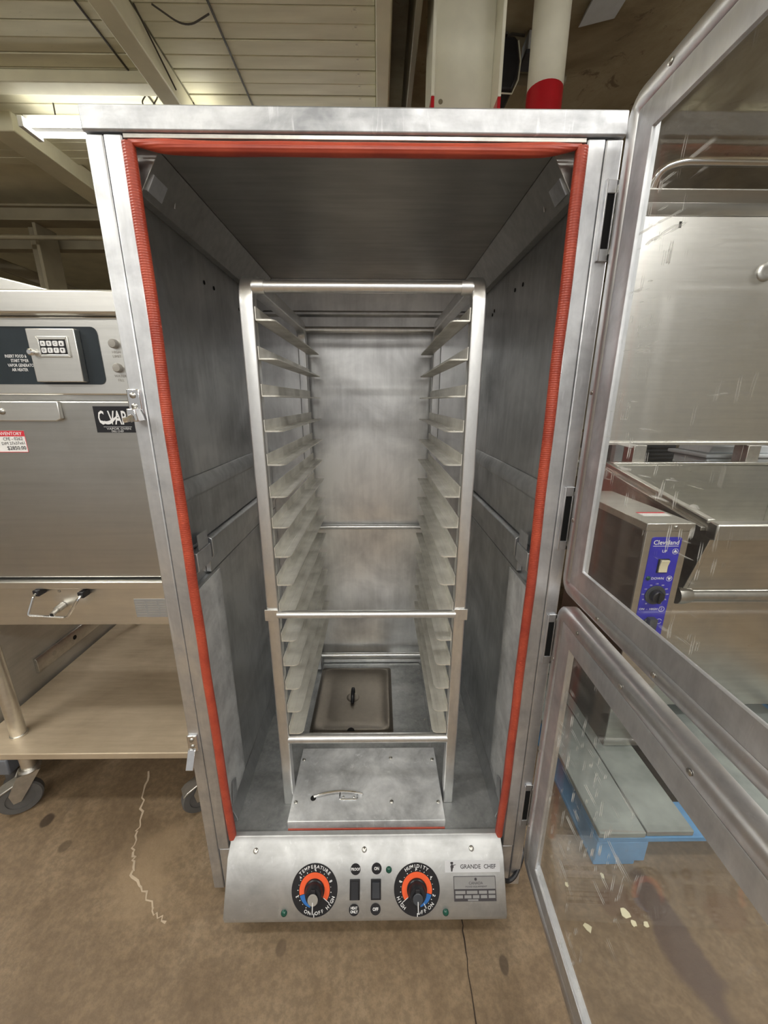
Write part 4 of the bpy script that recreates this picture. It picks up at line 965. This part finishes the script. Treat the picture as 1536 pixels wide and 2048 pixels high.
obj('rim', MB().tube([(0.672, 1.945, 2.862), (0.790, 1.945, 2.858), (0.820, 1.945, 2.92), (0.826, 1.945, 3.0), (0.806, 1.945, 3.09)], 0.004, 6), 'creamcol', sp)
obj('yoke', MB().box(0.715, 0.735, 2.0, 2.03, 3.09, 3.149), 'black', sp)
jb = thing('junction_box', 'clear electrical junction box under the ceiling behind the riser pipe', 'box', (0.93, 2.0, 3.1))
obj('box_shell', MB().box(0.865, 1.02, 1.96, 2.08, 3.065, 3.149), 'pale', jb, 0.004); obj('box_base', MB().box(0.855, 1.03, 1.955, 2.085, 3.045, 3.0645), 'dkgrey', jb, 0.003)
tag(obj('speaker_cable', MB().tube(fillet([(0.735, 1.925, 3.109), (0.740, 1.985, 3.12), (0.77, 1.98, 3.143), (0.85, 1.99, 3.143)], 0.03), 0.006, 8), 'wire'), 'black cable looping from the loudspeaker to the junction box', 'cable')
tag(obj('hanging_cord', MB().tube([(0.905, 1.82, 3.149), (0.880, 1.82, 2.99)], 0.004, 6).lathe([(0.008, 0), (0.008, 0.012)], (0.880, 1.82, 2.975), (0, 0, 1), 10), 'wire'), 'thin dark cord hanging before the junction box', 'cord')
tag(obj('mounting_plate', MB().prism([(1.10, 3.10), (1.29, 3.14), (1.25, 3.149), (1.12, 3.149)], 'y', 1.72, 1.88), 'pale', None, 0.002), 'pale metal mounting plate under the plaster ceiling', 'plate')
tag(obj('conduit_pipe', MB().tube([(0.62, 2.25, 3.12), (1.2, 2.25, 3.11)], 0.025, 12), 'brownbeam'), 'brown conduit pipe crossing the ceiling behind the riser pipe', 'pipe')
tag(obj('ceiling_cable', MB().tube([(-1.325, 0.6, CZ - 0.006), (-1.305, 2.7, CZ - 0.006)], 0.005, 6), 'wire'), 'straight dark cable along the plank ceiling beyond the joist', 'cable')
tag(obj('ceiling_cable', MB().tube([(-0.727, 0.6, CZ - 0.008), (-0.720, 2.7, CZ - 0.008)], 0.005, 6), 'wire'), 'straight dark cable along the planks between the joist and the beam', 'cable')
tag(obj('wire_bundle', MB().tube(fillet([(-1.30, 1.98, CZ - 0.01), (-1.22, 2.00, CZ - 0.03), (-1.27, 1.99, CZ - 0.10), (-1.24, 1.99, CZ - 0.19)], 0.03), 0.004, 6).tube(fillet([(-1.27, 1.98, CZ - 0.03), (-1.32, 1.97, CZ - 0.09), (-1.26, 1.98, CZ - 0.13), (-1.25, 1.98, CZ - 0.21)], 0.03), 0.004, 6), 'wire'), 'tangle of dark loose wires hanging from the ceiling', 'wires')
tag(obj('loose_wire', MB().tube(fillet([(-0.98, 1.50, CZ - 0.01), (-0.86, 1.56, CZ - 0.05), (-0.74, 1.54, CZ - 0.012)], 0.06, 8), 0.004, 6).tube(fillet([(-1.06, 1.50, CZ - 0.01), (-1.06, 1.62, CZ - 0.04), (-1.06, 1.85, CZ - 0.10)], 0.05), 0.004, 6), 'wire'), 'loose wire drooping beside the painted joist', 'wire')
for i, (x, y, r) in enumerate(((0.735, -0.070, 0.016), (0.745, -0.092, 0.009), (0.612, -0.099, 0.012), (0.778, -0.095, 0.009), (0.60, 0.0, 0.007), (0.72, 0.02, 0.008))):
    m = MB(); n = 9
    ring = [(x + r * random.uniform(0.5, 1.1) * math.cos(2 * math.pi * k / n), y + r * random.uniform(0.5, 1.1) * math.sin(2 * math.pi * k / n)) for k in range(n)]
    m.prism(ring, 'z', ZF + 0.0003, ZF + 0.002)
    tag(obj('paint_chip', m, 'ivory'), 'cream paint flake lying on the concrete before the pallet', 'paint flake', 'paint flakes before the pallet')
